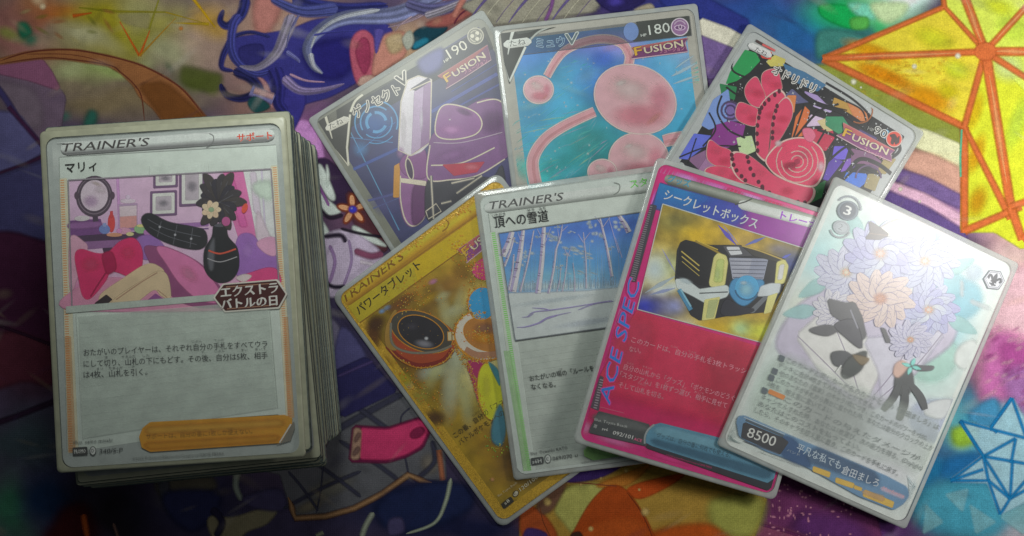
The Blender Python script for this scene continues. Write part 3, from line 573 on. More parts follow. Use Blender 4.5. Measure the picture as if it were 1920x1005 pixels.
# --- bottom right: star field and orange streamers
P.gain = 2.3; P.view(1000, 860, 3.2); P.grp('star_field_print')
P.soft([(1380, 240), (1470, 90), (1800, 250), (2050, 340), (2100, 560), (1280, 560)], (80, 36, 70), 24, smooth=False); P.soft([(1600, 330), (1900, 360), (2000, 500), (1600, 500)], (74, 36, 84), 120, .8)
P.soft([(1330, 370), (1700, 480), (1680, 540), (1290, 460)], (110, 58, 82), 40, .8, smooth=False); P.line([(1340, 385), (1560, 450), (1700, 500)], 14, (76, 30, 66), True)
for i in range(80):
    r_ = random.Random(i + 40); P.glow(1400 + 520 * r_.random(), 120 + 380 * r_.random(), (5 + 9 * r_.random() ** 2) * 1.3, (5 + 9 * r_.random() ** 2) * 1.3, (164, 110, 130), .75, n=10, up=i % 10 == 0)
P.gain = 3.0; P.grp('orange_streamer_print')
P.soft([(-60, 200), (200, 120), (720, 20), (1000, 90), (1395, 230), (1290, 560), (-80, 560)], (112, 88, 36), 14, smooth=False)
P.soft([(130, 300), (200, 170), (420, 160), (340, 300), (250, 440), (180, 380)], (116, 114, 60), 40); P.soft([(560, 190), (650, 140), (900, 90), (820, 160), (640, 240)], (124, 50, 16), 22); P.soft([(380, 160), (620, 60), (720, 20), (560, 160)], (126, 78, 28), 30)
P.soft([(1080, 240), (1380, 240), (1300, 470), (1080, 400)], (110, 110, 52), 80, .9); P.soft([(720, 440), (1000, 390), (1130, 440), (1200, 560), (700, 560)], (128, 56, 16), 60, .9); P.soft([(-60, 280), (60, 330), (140, 480), (-60, 480)], (112, 50, 22), 30); P.soft([(20, 260), (120, 180), (200, 150), (120, 300), (50, 330)], (78, 54, 44), 30, .8)
P.soft([(230, 470), (330, 290), (420, 190), (490, 165), (560, 200), (640, 310), (700, 430), (720, 560), (180, 560)], (112, 46, 14), 10, smooth=True); P.soft([(300, 420), (480, 350), (640, 360), (680, 480), (300, 520)], (130, 58, 20), 70, .8)
P.line([(560, 200), (640, 310), (710, 460), (720, 540)], 4, (70, 30, 14), True); P.line([(40, 290), (60, 380), (110, 480)], 4, (80, 40, 20), True); P.line([(120, 130), (400, 155), (500, 165)], 5, (90, 46, 30), True)
P.soft([(230, 90), (420, 40), (520, 50), (380, 120), (200, 140)], (48, 32, 80), 12); P.soft([(-40, 420), (80, 450), (60, 540), (-60, 540)], (44, 30, 70), 20); P.soft([(230, 450), (280, 440), (300, 500), (220, 500)], (40, 26, 20), 16)
for x, y, r_ in ((85, 258, 24), (672, 318, 26), (555, 70, 14), (345, 420, 16), (405, 118, 9), (635, 185, 9), (285, 155, 9)): P.glow(x, y, r_ * 1.3, r_ * 1.3, (176, 150, 92), .95)
P.view(0, 0, 1); P.grp('wash_print'); R = random.Random(77)
for i in range(420):                                   # faint brush marks of the painted print
    x, y = R.uniform(-60, 1980), R.uniform(-40, 1040); P.gain = 1.6
    P.glow(x, y, R.uniform(14, 60), R.uniform(4, 14), [(236, 228, 220), (24, 20, 40), (210, 190, 150), (60, 50, 90)][i % 4], R.uniform(.05, .14), R.uniform(-60, 40), n=10, up=i % 20 == 0)
P.build(mat)

# ------------------------------------------------------------------ sleeved cards
SW, SH, T = 6.6, 9.108, .11
def pose(o, x, y, deg, gx=0, gy=0, z=0):
    a = math.radians(deg); ca, sa = math.cos(a), math.sin(a)
    u = Vector((ca, sa, gx)).normalized(); v0 = Vector((-sa, ca, gy)); n = u.cross(v0).normalized(); v = n.cross(u)
    o.rotation_euler = Matrix((u, v, n)).transposed().to_euler(); o.location = Vector((x, y, z)) * S
def sleeved_card(label, x, y, deg, gx, gy, z, rim=M_RIM, group='sleeved cards fanned out beside the deck', off=(0, 0), border=(150, 152, 150), gain=1., rnd=.28, film=M_FILM, rim_r=.12, ink=M_INK, base_ink=None):
    t = empty('trading_card', (0, 0, 0), label, 'trading card', group); pose(t, x, y, deg, gx, gy, z)
    cx, cy = off
    # sleeve: back sheet, welded rim that swells a little, front sheet over the card
    sl = empty('sleeve'); sl.parent = t
    outer = rrect(SW, SH, rim_r, 5); n = len(outer)
    def ring(f):                                   # from the sleeve's edge (0) to the card's edge (1)
        inn = rrect(6.3, 8.8, rnd, 5, cx, cy)
        return [(a[0] + (b[0] - a[0]) * f, a[1] + (b[1] - a[1]) * f) for a, b in zip(outer, inn)]
    lv = [(0, .0), (0, .045), (.12, .075), (.45, .085), (.8, .1), (1.02, .106)]
    V = [(p[0], p[1], zz) for f, zz in lv for p in ring(f)]
    Fc = [(k * n + i, k * n + (i + 1) % n, (k + 1) * n + (i + 1) % n, (k + 1) * n + i) for k in range(len(lv) - 1) for i in range(n)]
    mesh_obj('welded_rim', V, Fc, rim, sl, smooth=True)
    mesh_obj('back_sheet', [(p[0], p[1], .001) for p in outer], [tuple(range(n - 1, -1, -1))], M_BACK, sl)
    mesh_obj('front_sheet', [(p[0], p[1], .108) for p in ring(1.02)], [tuple(range(n))], film, sl)
    # the card itself
    c = rrect(6.3, 8.8, rnd, 6, cx, cy); V, Fc = slab(c, .006, .04)
    body = mesh_obj('card', V, Fc, M_PAPER, t)
    p = Print(t, .0405, ink, dz=.0002); p.cx, p.cy = cx, cy; p.gain = gain; p.clip = (3.05, 4.3)
    p.grp('card_border', base_ink or ink); p.clip = None; p.put(np.array(rrect(6.296, 8.796, rnd, 6, cx, cy)), [tuple(range(len(c)))], p.rgb(border)); p.clip = (3.06, 4.31)
    p.body = body; p.grp('picture'); p.blur = .022; return p
def ticks(p, a, b, n, ln, wd, col, side, ratio=.55):
    a, b = np.array(a, float), np.array(b, float); d = (b - a) / n; s_ = np.array(side, float); V, Fc = [], []
    for i in range(n):
        q = a + d * i; k = len(V)
        V += [q, q + s_ * ln, q + s_ * ln + d * ratio, q + d * ratio]; Fc.append((k, k + 1, k + 2, k + 3))
    p.put(p.LL(V), Fc, p.rgb(col))
def banner(p, P, word_a, word_b, sub_a, sub_b, size, light=1.):
    """the FUSION ribbon"""
    f = lambda c: tuple(v * light for v in c)
    p.grp('fusion_banner'); p.poly(P, f((120, 60, 110)), ol=(size * .09, f((225, 190, 200))))
    Q = np.array(P, float)
    p.poly([Q[0], Q[1], (Q[1] + Q[-1]) / 2 + (Q[1] - Q[0]) * .0, (Q[0] + Q[-1]) / 2], f((205, 110, 110)), alpha=.7)
    p.grp('lettering')
    A, B = np.array(word_a, float), np.array(word_b, float); D = B - A
    p.text('F', A, A + D * .15, size * 1.25, f((240, 190, 60)), .03, 0, (.05, f((60, 30, 70))))
    p.text('USION', A + D * .2, B, size, f((236, 222, 190)), .03, 0, (.05, f((60, 30, 70))))
    p.text('フュージョン', sub_a, sub_b, size * .5, f((235, 160, 190)), .012)

# ---- the deck, card by card (bottom to top), the printed card on top of it
R = random.Random(7)
NB, PITCH = 63, .0735
def deck_mesh(k):
    c = rrect(SW, SH - .02, .10, 3); n = len(c); h = PITCH - .012
    lv = [(1, 0), (1.0, h * .34), (.996, h * .46), (.996, h * .54), (.9995, h * .66), (.999, h * .86), (.995, h)]
    V = [(x * f, y * f, zz) for f, zz in lv for x, y in c]
    Fc = [(j * n + i, j * n + (i + 1) % n, (j + 1) * n + (i + 1) % n, (j + 1) * n + i) for j in range(6) for i in range(n)]
    mi = [0] * len(Fc)
    inn = rrect(6.28, 8.78, .25, 3)
    V += [(x, y, h + .001) for x, y in inn]
    Fc += [(6 * n + i, 6 * n + (i + 1) % n, 7 * n + (i + 1) % n, 7 * n + i) for i in range(n)] + [tuple(range(7 * n, 8 * n)), tuple(range(n - 1, -1, -1))]
    mi += [1] * n + [2, 0]
    return V, Fc, mi
M_OLD = plain_mat('yellowed_film', (.38, .38, .28), .45, .12, 300)
M_SILV = plain_mat('silver_card_face', (.30, .31, .31), .4, .1, 300)
V, Fc, mi = deck_mesh(0)
first = None
for k in range(NB):                               # k = 0 at the bottom
    d = NB - 1 - k                                # depth below the printed card
    if first is None:
        o = first = mesh_obj('sleeved_card', V, Fc, [M_EDGE, M_OLD, M_SILV], mi=mi)
    else:
        o = first.copy(); sc.collection.objects.link(o)
    if d < 5: dx, dy, dr = (.07, .13, -.02)[0] + R.uniform(-.04, .05), .10 + R.uniform(-.04, .05), R.uniform(-.3, .2)
    elif d < 22: dx, dy, dr = .10 + R.uniform(-.06, .06), -.30 - .02 * (d - 5) + R.uniform(-.06, .06), 2.1 + R.uniform(-.4, .3)
    else: dx, dy, dr = -.03 + R.uniform(-.03, .03) + .04 * math.sin(d * .31) + (.06 if d % 11 == 3 else 0), -.16 + R.uniform(-.05, .05), 1.8 + .3 * math.sin(d * .17) + R.uniform(-.12, .12)
    pose(o, -9.058 + dx, -.808 + dy, 3.753 + dr, 0, 0, .055 + k * PITCH)
    tag(o, ('yellowed sleeved card just under the top card of the deck, edge showing above it' if d < 5 else
            'sleeved card jutting out at the lower left corner, under the top card of the deck' if d < 22 else
            'plain sleeved card in the deck, showing only a dark edge on the right side'), 'trading card', 'sleeved cards stacked in the deck')

p = sleeved_card('silver card with a pink room picture, lying on top of the deck', -9.058, -.808, 3.753, 0, 0, .055 + NB * PITCH, rim=M_RIM_OLD, group='sleeved cards stacked in the deck', off=(.02, -.03), border=(140, 145, 142), gain=1.85)
p.grp('card_border'); p.view(60, 190, 2.717)
p.bar([(100, 165), (1275, 75), (1300, 300), (110, 400)], [(140, 145, 142), (156, 160, 156), (140, 145, 142)])
pan = lambda x, y: (x, y)
p.poly([(138, 285), (1243, 222), (1330, 1610), (180, 1790)], (168, 175, 168))
p.line([(138, 285), (1243, 222)], 3, (120, 124, 120)); p.line([(138, 285), (180, 1790)], 3, (130, 134, 130))
# orange scales on both sides
p.poly([(142, 395), (176, 392), (236, 1790), (186, 1790)], (196, 190, 165)); p.poly([(1218, 330), (1248, 328), (1335, 1610), (1296, 1616)], (196, 190, 165))
ticks(p, (144, 400), (188, 1790), 112, 20, 6, (205, 150, 105), (1, -.06), .5); ticks(p, (1226, 336), (1304, 1612), 112, 20, 6, (205, 150, 105), (1, -.06), .5)
p.poly([(168, 1200), (198, 1198), (222, 1790), (186, 1790)], (206, 150, 95), alpha=.4); p.poly([(1283, 1100), (1303, 1098), (1335, 1610), (1304, 1616)], (206, 150, 95), alpha=.4)
# room picture, with nobody in it
p.grp('picture')
p.paint([(190, 402), (1215, 345), (1262, 960), (206, 1045)], 80, 60, blobs((188, 158, 182), [(330, 480, 200, 180, (180, 150, 178), .7), (750, 430, 220, 140, (198, 166, 190), .8), (1100, 450, 140, 120, (196, 178, 190), .6), (500, 640, 300, 50, (150, 120, 152), .7), (700, 980, 400, 90, (186, 110, 146), .9), (250, 960, 120, 90, (190, 120, 156), .9), (1180, 900, 120, 60, (176, 70, 120), .8)], .05, 90, 90))
p.line([(436, 392), (450, 690)], 14, (166, 124, 166)); p.line([(450, 650), (900, 625)], 22, (130, 92, 140)); p.line([(450, 672), (900, 648)], 6, (92, 64, 106))
p.poly([(975, 362), (1078, 356), (1140, 620), (1150, 720), (1060, 720), (1010, 560)], (206, 112, 164)); p.soft([(990, 370), (1020, 368), (1100, 640), (1060, 640)], (190, 88, 148), 14, smooth=False)
p.poly([(1078, 356), (1215, 347), (1238, 700), (1150, 720), (1120, 560)], (196, 196, 196)); p.soft([(1110, 360), (1140, 358), (1170, 600), (1130, 560)], (206, 192, 206), 12, smooth=False); p.line([(1170, 350), (1190, 690)], 8, (170, 160, 178)); p.soft([(1130, 420), (1215, 410), (1220, 500), (1140, 470)], (170, 182, 170), 40)
p.soft([(1150, 720), (1150, 560), (1215, 690), (1238, 720)], (186, 170, 180), 20)
# dressing table, mirror, jars
p.poly([(190, 610), (350, 600), (360, 690), (196, 694)], (100, 62, 110)); p.soft([(196, 620), (340, 612), (340, 640), (200, 650)], (122, 82, 128), 16)
p.poly([(190, 690), (560, 664), (600, 690), (590, 712), (192, 730)], (66, 48, 70)); p.poly([(352, 716), (412, 712), (408, 780), (370, 782)], (62, 44, 64)); p.poly([(196, 720), (560, 700), (560, 730), (196, 760)], (120, 84, 124))
p.line([(318, 560), (326, 612)], 26, (66, 54, 68)); p.ell(318, 484, 92, 104, (70, 58, 70), 4); p.ell(318, 482, 84, 94, (104, 90, 102), 4); p.ell(318, 480, 78, 88, (70, 58, 70), 4); p.ell(318, 480, 68, 78, (188, 172, 184), 4)
p.glow(300, 510, 50, 40, (150, 126, 152), .7); p.glow(350, 450, 40, 30, (206, 192, 200), .8); p.glow(330, 420, 40, 14, (140, 130, 120), .5, 20); p.ell(228, 480, 12, 20, (74, 60, 72)); p.ell(410, 480, 12, 20, (74, 60, 72))
p.ell(405, 620, 17, 46, (182, 66, 66)); p.poly([(398, 560), (412, 558), (414, 590), (398, 592)], (170, 60, 62)); p.ell(370, 652, 27, 22, (98, 112, 160)); p.poly([(362, 620), (378, 620), (380, 640), (360, 640)], (120, 130, 168)); p.ell(256, 596, 40, 14, (206, 196, 200), -3)
p.poly([(444, 532), (536, 526), (536, 640), (448, 648)], (202, 184, 192)); p.poly([(448, 590), (534, 584), (534, 640), (450, 646)], (196, 140, 136)); p.line([(440, 530), (540, 524)], 10, (146, 122, 148)); p.ell(490, 508, 40, 12, (196, 180, 192)); p.ell(490, 488, 12, 12, (176, 158, 176)); p.line([(444, 532), (448, 648)], 4, (160, 134, 158)); p.line([(536, 526), (536, 640)], 4, (160, 134, 158))
for x, y, rx, ry, c in ((470, 660, 34, 16, (206, 150, 176)), (420, 680, 40, 10, (210, 150, 120)), (556, 650, 34, 22, (120, 150, 110)), (560, 634, 26, 8, (190, 180, 120)), (590, 668, 20, 16, (150, 100, 150)), (500, 676, 20, 10, (200, 190, 140)), (445, 660, 14, 12, (176, 120, 160))): p.ell(x, y, rx, ry, c)
def picture_frame(x0, y0, x1, y1, b, sk=-.05):
    q = lambda x, y: (x, y + (x - x0) * sk)
    p.poly([q(x0, y0), q(x1, y0), q(x1, y1), q(x0, y1)], (96, 72, 100)); p.poly([q(x0 + b, y0 + b), q(x1 - b, y0 + b), q(x1 - b, y1 - b), q(x0 + b, y1 - b)], (206, 204, 200))
    m = b * 2.4; p.poly([q(x0 + m, y0 + m), q(x1 - m, y0 + m), q(x1 - m, y1 - m), q(x0 + m, y1 - m)], (150, 140, 148)); p.glow((x0 + x1) / 2, (y0 + y1) / 2 + (x1 - x0) * sk / 2, (x1 - x0) * .25, (y1 - y0) * .18, (108, 104, 112), .6)
picture_frame(620, 350, 742, 442, 12); picture_frame(604, 460, 738, 586, 12); picture_frame(752, 340, 880, 536, 13)
p.poly([(600, 330), (900, 318), (900, 362), (600, 379)], (168, 175, 168))
# sofa and cushions
p.soft([(196, 700), (262, 716), (280, 760), (230, 900), (198, 960)], (206, 156, 178), 8); p.soft([(540, 700), (620, 690), (680, 760), (620, 800), (550, 790)], (124, 88, 146), 10); p.soft([(1050, 700), (1120, 680), (1180, 760), (1240, 790), (1244, 890), (1120, 900), (1040, 870)], (128, 88, 150), 10); p.soft([(1150, 720), (1232, 696), (1240, 780), (1190, 770)], (204, 150, 178), 10); p.glow(1100, 760, 50, 60, (152, 112, 172), .7)
p.soft([(1060, 900), (1130, 870), (1200, 850), (1248, 862), (1258, 930), (1100, 940)], (184, 62, 112), 8); p.soft([(1040, 900), (1080, 880), (1120, 890), (1080, 920)], (206, 190, 190), 8)
p.soft([(204, 970), (330, 930), (420, 900), (700, 940), (960, 1000), (1000, 1060), (206, 1060)], (206, 140, 168), 10)
p.soft([(222, 790), (250, 756), (330, 776), (390, 770), (450, 716), (520, 700), (560, 760), (556, 850), (520, 896), (440, 870), (400, 866), (370, 920), (300, 1000), (262, 990), (240, 900)], (176, 42, 88), 8)
p.soft([(360, 780), (410, 770), (430, 850), (390, 880), (370, 850)], (140, 24, 66), 14); p.glow(300, 830, 60, 50, (204, 70, 112), .8); p.glow(490, 770, 46, 44, (204, 66, 110), .7); p.line([(380, 870), (340, 930), (300, 995)], 6, (130, 24, 62), True)
p.soft([(575, 752), (640, 742), (710, 752), (860, 830), (960, 950), (1010, 1030), (880, 1050), (740, 1010), (650, 900)], (118, 62, 98), 8); p.soft([(640, 746), (720, 760), (850, 830), (945, 950), (985, 1020), (860, 1010), (760, 930), (690, 830)], (196, 112, 156), 10); p.glow(800, 880, 70, 40, (216, 140, 176), .7, 40)
# a folded cream throw, a black quilted cushion, a tall black vase with dark leaves and one cream blossom
p.soft([(352, 985), (470, 900), (580, 832), (640, 838), (670, 880), (560, 940), (440, 1030), (360, 1040)], (202, 178, 146), 6); p.soft([(420, 1010), (560, 915), (640, 868), (690, 890), (706, 1000), (660, 990), (620, 960), (520, 1030), (420, 1050)], (210, 186, 152), 6)
p.line([(430, 1010), (560, 920), (640, 872)], 4, (150, 118, 100), True); p.line([(640, 960), (690, 1000)], 3, (150, 118, 100)); p.poly([(320, 1030), (380, 985), (410, 1010), (360, 1050)], (46, 36, 40)); p.poly([(560, 1040), (630, 980), (700, 1030)], (120, 70, 120))
p.soft([(560, 600), (600, 572), (700, 616), (820, 640), (880, 660), (890, 720), (850, 752), (760, 742), (660, 706), (590, 660)], (40, 39, 43), 8)
for pts in ([(590, 600), (690, 650), (860, 690)], [(600, 640), (700, 690), (840, 730)], [(660, 610), (640, 690)], [(740, 630), (720, 730)], [(820, 645), (806, 745)]): p.line(pts, 3, (84, 83, 90), True)
for x, y in ((652, 640), (730, 680), (812, 700)): p.ell(x, y, 6, 6, (140, 138, 144))
p.soft([(930, 632), (985, 630), (1000, 690), (1046, 750), (1052, 850), (1010, 912), (940, 918), (884, 860), (880, 760), (918, 690)], (36, 35, 39), 6)
p.soft([(905, 740), (930, 700), (926, 840), (908, 860), (896, 800)], (96, 95, 102), 16, .7); p.ell(958, 632, 32, 9, (70, 69, 76)); p.line([(900, 760), (960, 776), (1040, 752)], 8, (184, 78, 60), True); p.line([(894, 800), (960, 818), (1046, 792)], 4, (150, 146, 150), True)
for i in range(17):
    a = -2.9 + i * .37; r_ = 96 + 22 * (i % 3); x, y = 955 + r_ * .62 * math.cos(a), 505 + r_ * .8 * math.sin(a)
    p.soft([(955, 520), (x + 24 * math.sin(a), y - 24 * math.cos(a)), (955 + r_ * math.cos(a), 505 + r_ * 1.15 * math.sin(a)), (x - 24 * math.sin(a), y + 24 * math.cos(a))], (46 + 5 * (i % 3), 42 + 4 * (i % 3), 50), 5)
    p.line([(955, 515), (x, y)], 4, (86, 84, 92), w1=2)
for i in range(7):
    a = i * .9; p.ell(915 + 24 * math.cos(a), 552 + 22 * math.sin(a), 26, 15, [(208, 188, 160), (196, 172, 146)][i % 2], 52 * i)
p.ell(915, 552, 14, 12, (120, 140, 112)); p.ell(1085, 545, 14, 26, (186, 74, 58), 20); p.ell(990, 612, 20, 22, (150, 72, 116))
# white frame of the picture
p.grp('picture_frame')
for a, b in (((186, 402), (1218, 345)), ((1218, 345), (1262, 960)), ((1262, 960), (206, 1046)), ((206, 1046), (186, 402))): p.line([a, b], 7, (120, 112, 120))
p.poly([(176, 1046), (1280, 956), (1282, 985), (176, 1078)], (150, 157, 150))
p.line([(1206, 1000), (1252, 1560)], 4, (142, 148, 142)); p.line([(226, 1085), (262, 1720)], 4, (158, 164, 158))
p.poly([(240, 1095), (1200, 1015), (1246, 1560), (262, 1715)], (178, 185, 178), alpha=.5)
for i in range(16): p.line([(240 + i * 2, 1130 + i * 36), (1206 + i * 3, 1040 + i * 32)], 3, (158, 164, 158), alpha=.3, up=i == 0)
p.grp('name_bar')
p.pill((150, 245), (1236, 170), 66, [(150, 152, 150), (178, 182, 178), (182, 186, 182), (172, 176, 172), (150, 152, 150), (122, 122, 122), (96, 96, 96), (104, 104, 104)])
p.pill((150, 240), (900, 187), 54, [(196, 200, 196), (200, 204, 200), (192, 196, 192), (174, 178, 174), (140, 142, 140), (110, 110, 110)]); p.line([(905, 165), (926, 180), (920, 215), (890, 236)], 4, (100, 100, 100), True)
p.line([(130, 214), (900, 160), (1236, 137)], 3, (206, 208, 206))
p.grp('lettering')
p.text("TRAINER'S", (146, 259), (592, 228), 60, (62, 58, 58), .022, .34)
p.text('サポート', (1048, 205), (1226, 191), 46, (204, 62, 34), .03, 0, (.035, (232, 214, 205)))
p.text('マリィ', (174, 361), (332, 349), 58, (24, 22, 22), .026)
p.view(60, 540, 2.513)
p.text('おたがいのプレイヤーは、それぞれ自分の手札をすべてウラ', (246, 318), (1110, 276), 36, (58, 60, 60), .012)
p.text('にして切り、山札の下にもどす。その後、自分は5枚、相手', (246, 371), (1112, 330), 36, (58, 60, 60), .012)
p.text('は4枚、山札を引く。', (246, 422), (546, 407), 36, (58, 60, 60), .012)
for t_, a, b in (('じぶん', (755, 257), (804, 255)), ('てふだ', (860, 252), (907, 249)), ('き', (346, 333), (360, 332)), ('やまふだ', (424, 330), (490, 326)), ('した', (524, 325), (556, 323)), ('あと', (803, 307), (815, 306)), ('じぶん', (862, 303), (911, 301)), ('まい', (988, 298), (1018, 296)), ('あいて', (1052, 294), (1104, 291)), ('まい', (308, 386), (338, 384)), ('やまふだ', (364, 383), (430, 380)), ('ひ', (474, 376), (486, 375))): p.text(t_, a, b, 15, (80, 82, 82), .004, res=1)
p.grp('rule_bar'); p.pill((508, 705), (1230, 655), 130, [(96, 88, 70), (110, 96, 62), (90, 84, 70)]); p.poly([(560, 632), (1190, 598), (1226, 612), (1226, 640), (1176, 728), (560, 770), (520, 750), (508, 700), (524, 660)], (196, 140, 48)); p.soft([(540, 655), (1180, 618), (1190, 650), (540, 690)], (214, 160, 66), 30, smooth=False); p.soft([(530, 730), (1170, 692), (1160, 722), (545, 762)], (168, 116, 36), 24, smooth=False)
p.poly([(1236, 628), (1176, 728), (1150, 738), (1218, 718), (1238, 660)], (104, 100, 92)); p.line([(1222, 640), (1168, 728)], 6, (186, 186, 180))
p.grp('lettering'); p.text('サポートは、自分の番に1枚しか使えない。', (540, 710), (1040, 684), 29, (112, 76, 30), .012)
for t_, a, b in (('じぶん', (688, 678), (730, 676)), ('ばん', (766, 674), (796, 673)), ('まい', (842, 671), (870, 669)), ('つか', (920, 667), (950, 665))): p.text(t_, a, b, 13, (120, 84, 34), .004, res=1)
p.text('Illus. saino misaki', (198, 733), (380, 722), 21, (72, 74, 74), .004, .2, res=1)
p.grp('rarity_mark'); p.poly([(195, 752), (262, 748), (264, 783), (197, 787)], (60, 60, 60)); p.ell(290, 766, 14, 20, (196, 198, 194), ol=(3, (60, 60, 60)))
p.grp('lettering'); p.text('PROMO', (202, 780), (257, 776), 28, (180, 180, 176), .02, res=1); p.text('D', (284, 774), (297, 773), 24, (60, 60, 60), .012, res=1); p.text('340/S-P', (320, 778), (429, 771), 28, (60, 62, 62), .016, .15)
p.text('©2022 Pokémon/Nintendo/Creatures/GAME FREAK.', (475, 808), (912, 782), 17, (96, 98, 96), .002, res=1)
p.grp('day_emblem'); p.view(60, 190, 2.717)
p.poly([(975, 930), (1250, 908), (1262, 918), (1302, 982), (1262, 1054), (984, 1074), (925, 1000)], (176, 172, 164)); p.poly([(980, 937), (1246, 916), (1292, 982), (1256, 1046), (988, 1066), (936, 1000)], (58, 20, 20)); p.line([(990, 946), (1240, 926)], 4, (150, 110, 90)); p.line([(996, 1057), (1250, 1037)], 4, (150, 110, 90))
p.grp('lettering'); p.text('エクストラ', (966, 997), (1256, 971), 62, (236, 232, 226), .045, 0, (.05, (70, 16, 14))); p.text('バトルの日', (968, 1056), (1252, 1034), 58, (236, 232, 226), .045, 0, (.05, (70, 16, 14)))
p.build(p.body)

# ---- purple card: silver capsule and plum shell
FAN = 'sleeved cards fanned out beside the deck'
p = sleeved_card('dark blue and purple card with 190 at its corner, partly under the gold card', -1.285, 2.663, 32.414, 0, 0, .05, border=(104, 104, 94), gain=1.8)
p.view(560, 0, 2.095)
p.grp('picture'); p.mm()
Q = [(2.6, 2.6), (60.4, 2.6), (60.4, 85.4), (2.6, 85.4)]
p.paint(Q, 50, 70, blobs((46, 46, 84), [(45, 14, 24, 14, (40, 40, 66), .8), (20, 30, 14, 22, (50, 52, 100), .8), (50, 50, 20, 26, (62, 56, 98), .7), (14, 60, 16, 20, (62, 66, 108), .8), (34, 20, 10, 10, (58, 58, 110), .6)], .1, 14, 14))
p.view(560, 0, 2.095)
p.poly([(70, 482), (748, 96), (764, 190), (205, 500)], (50, 50, 52), alpha=.55)
p.soft([(470, 240), (560, 190), (560, 260), (500, 290)], (60, 60, 116), 30)
for a, b, w_, c in (((180, 470), (395, 905), 4, (96, 150, 190)), ((215, 665), (400, 580), 12, (66, 84, 150)), ((230, 600), (380, 480), 3, (80, 120, 180)), ((270, 790), (400, 755), 10, (80, 86, 140)), ((290, 820), (400, 775), 4, (84, 100, 150)), ((520, 440), (780, 290), 14, (74, 84, 150)), ((530, 470), (790, 330), 8, (70, 78, 140)), ((600, 360), (780, 250), 5, (64, 72, 130)), ((200, 540), (370, 560), 3, (84, 130, 180))):
    p.line([a, ((a[0] + b[0]) / 2, (a[1] + b[1]) / 2), b], w_, c, alpha=.75)
p.glow(245, 585, 40, 40, (90, 140, 190), .5); p.glow(340, 800, 90, 60, (86, 84, 132), .5)
def arc(p, x, y, r, a0, a1, wd, col, alpha=.9): p.line([(x + r * math.cos(math.radians(a)), y + r * math.sin(math.radians(a))) for a in np.linspace(a0, a1, 14)], wd, col, alpha=alpha)
p.glow(305, 480, 100, 90, (50, 90, 150), .7)
for r_, a0, a1, w_ in ((84, -70, 20, 6), (84, 40, 110, 4), (84, 130, 250, 5), (62, -20, 130, 5), (62, 150, 310, 6), (38, -100, -10, 12), (38, 20, 110, 12), (38, 140, 240, 12)): arc(p, 305, 480, r_, a0, a1, w_, (72, 132, 176))
CR = (190, 180, 162)
p.soft([(385, 680), (440, 610), (505, 700), (515, 780), (500, 840), (450, 888), (415, 860), (395, 770)], (120, 78, 122), 8); p.line([(400, 690), (400, 780), (418, 860), (450, 888), (490, 860), (510, 790)], 5, CR, True); p.soft([(450, 740), (505, 720), (500, 840), (450, 880)], (84, 44, 86), 14)
p.poly([(376, 652), (398, 640), (394, 775), (372, 775)], (168, 118, 44)); p.poly([(400, 700), (500, 712), (502, 730), (402, 716)], CR)
p.soft([(420, 610), (490, 585), (500, 690), (430, 690), (400, 650)], (110, 62, 112), 8); p.line([(430, 610), (420, 650), (440, 700)], 5, CR, True); p.ell(436, 664, 13, 42, (52, 34, 62), -12, ol=(4, CR))
p.soft([(402, 400), (428, 316), (470, 298), (522, 312), (516, 560), (480, 596), (440, 612), (392, 590)], (182, 176, 182), 5, smooth=False)
p.poly([(455, 360), (518, 322), (515, 560), (444, 606)], (122, 94, 128)); p.poly([(455, 360), (490, 340), (478, 580), (444, 606)], (150, 130, 156)); p.glow(482, 470, 10, 60, (196, 188, 200), .8); p.glow(412, 500, 14, 90, (206, 200, 204), .8); p.glow(400, 600, 20, 30, (150, 110, 150), .6)
p.line([(402, 400), (428, 316), (470, 298), (522, 312), (516, 560), (440, 612), (392, 590), (402, 400)], 4, CR); p.poly([(440, 350), (510, 306), (518, 318), (460, 356)], (56, 48, 66)); p.line([(436, 356), (518, 318)], 4, CR)
p.soft([(500, 800), (520, 700), (640, 690), (760, 700), (800, 660), (800, 860), (640, 900), (520, 870)], (46, 44, 54), 10)
p.soft([(516, 560), (560, 500), (700, 400), (780, 392), (840, 430), (860, 560), (800, 630), (700, 690), (600, 705), (512, 700)], (104, 66, 112), 6); p.line([(516, 570), (508, 700), (600, 706), (700, 690), (810, 625)], 5, CR, True); p.line([(700, 404), (780, 392), (850, 450)], 5, CR, True); p.glow(600, 610, 90, 30, (126, 84, 134), .8, -15); p.glow(760, 480, 60, 60, (86, 50, 94), .7)
p.soft([(545, 450), (575, 412), (640, 418), (700, 446), (720, 490), (690, 530), (600, 548), (540, 528)], (118, 74, 122), 6, n=8); p.line([(545, 450), (575, 412), (640, 418), (700, 446), (720, 490), (690, 530), (600, 548), (540, 528)], 5, CR, True, closed=True); p.glow(600, 510, 50, 24, (168, 116, 166), .8); p.glow(594, 470, 8, 5, (220, 200, 220), .9); p.glow(650, 440, 40, 16, (90, 54, 98), .7, 20)
p.line([(520, 650), (640, 640), (770, 580)], 5, CR, True); p.line([(530, 560), (640, 560), (800, 520)], 4, (150, 130, 150), True)
p.poly([(566, 648), (730, 636), (700, 676), (610, 690)], (150, 40, 62)); p.glow(680, 656, 40, 16, (206, 110, 126), .8)
for a, b in (((600, 720), (690, 700)), ((620, 760), (720, 690)), ((560, 800), (600, 790)), ((520, 690), (530, 860))): p.line([a, b], 12, (92, 90, 92)); p.line([a, b], 4, CR)
p.line([(500, 830), (540, 800), (560, 830), (510, 860), (500, 830)], 4, CR)
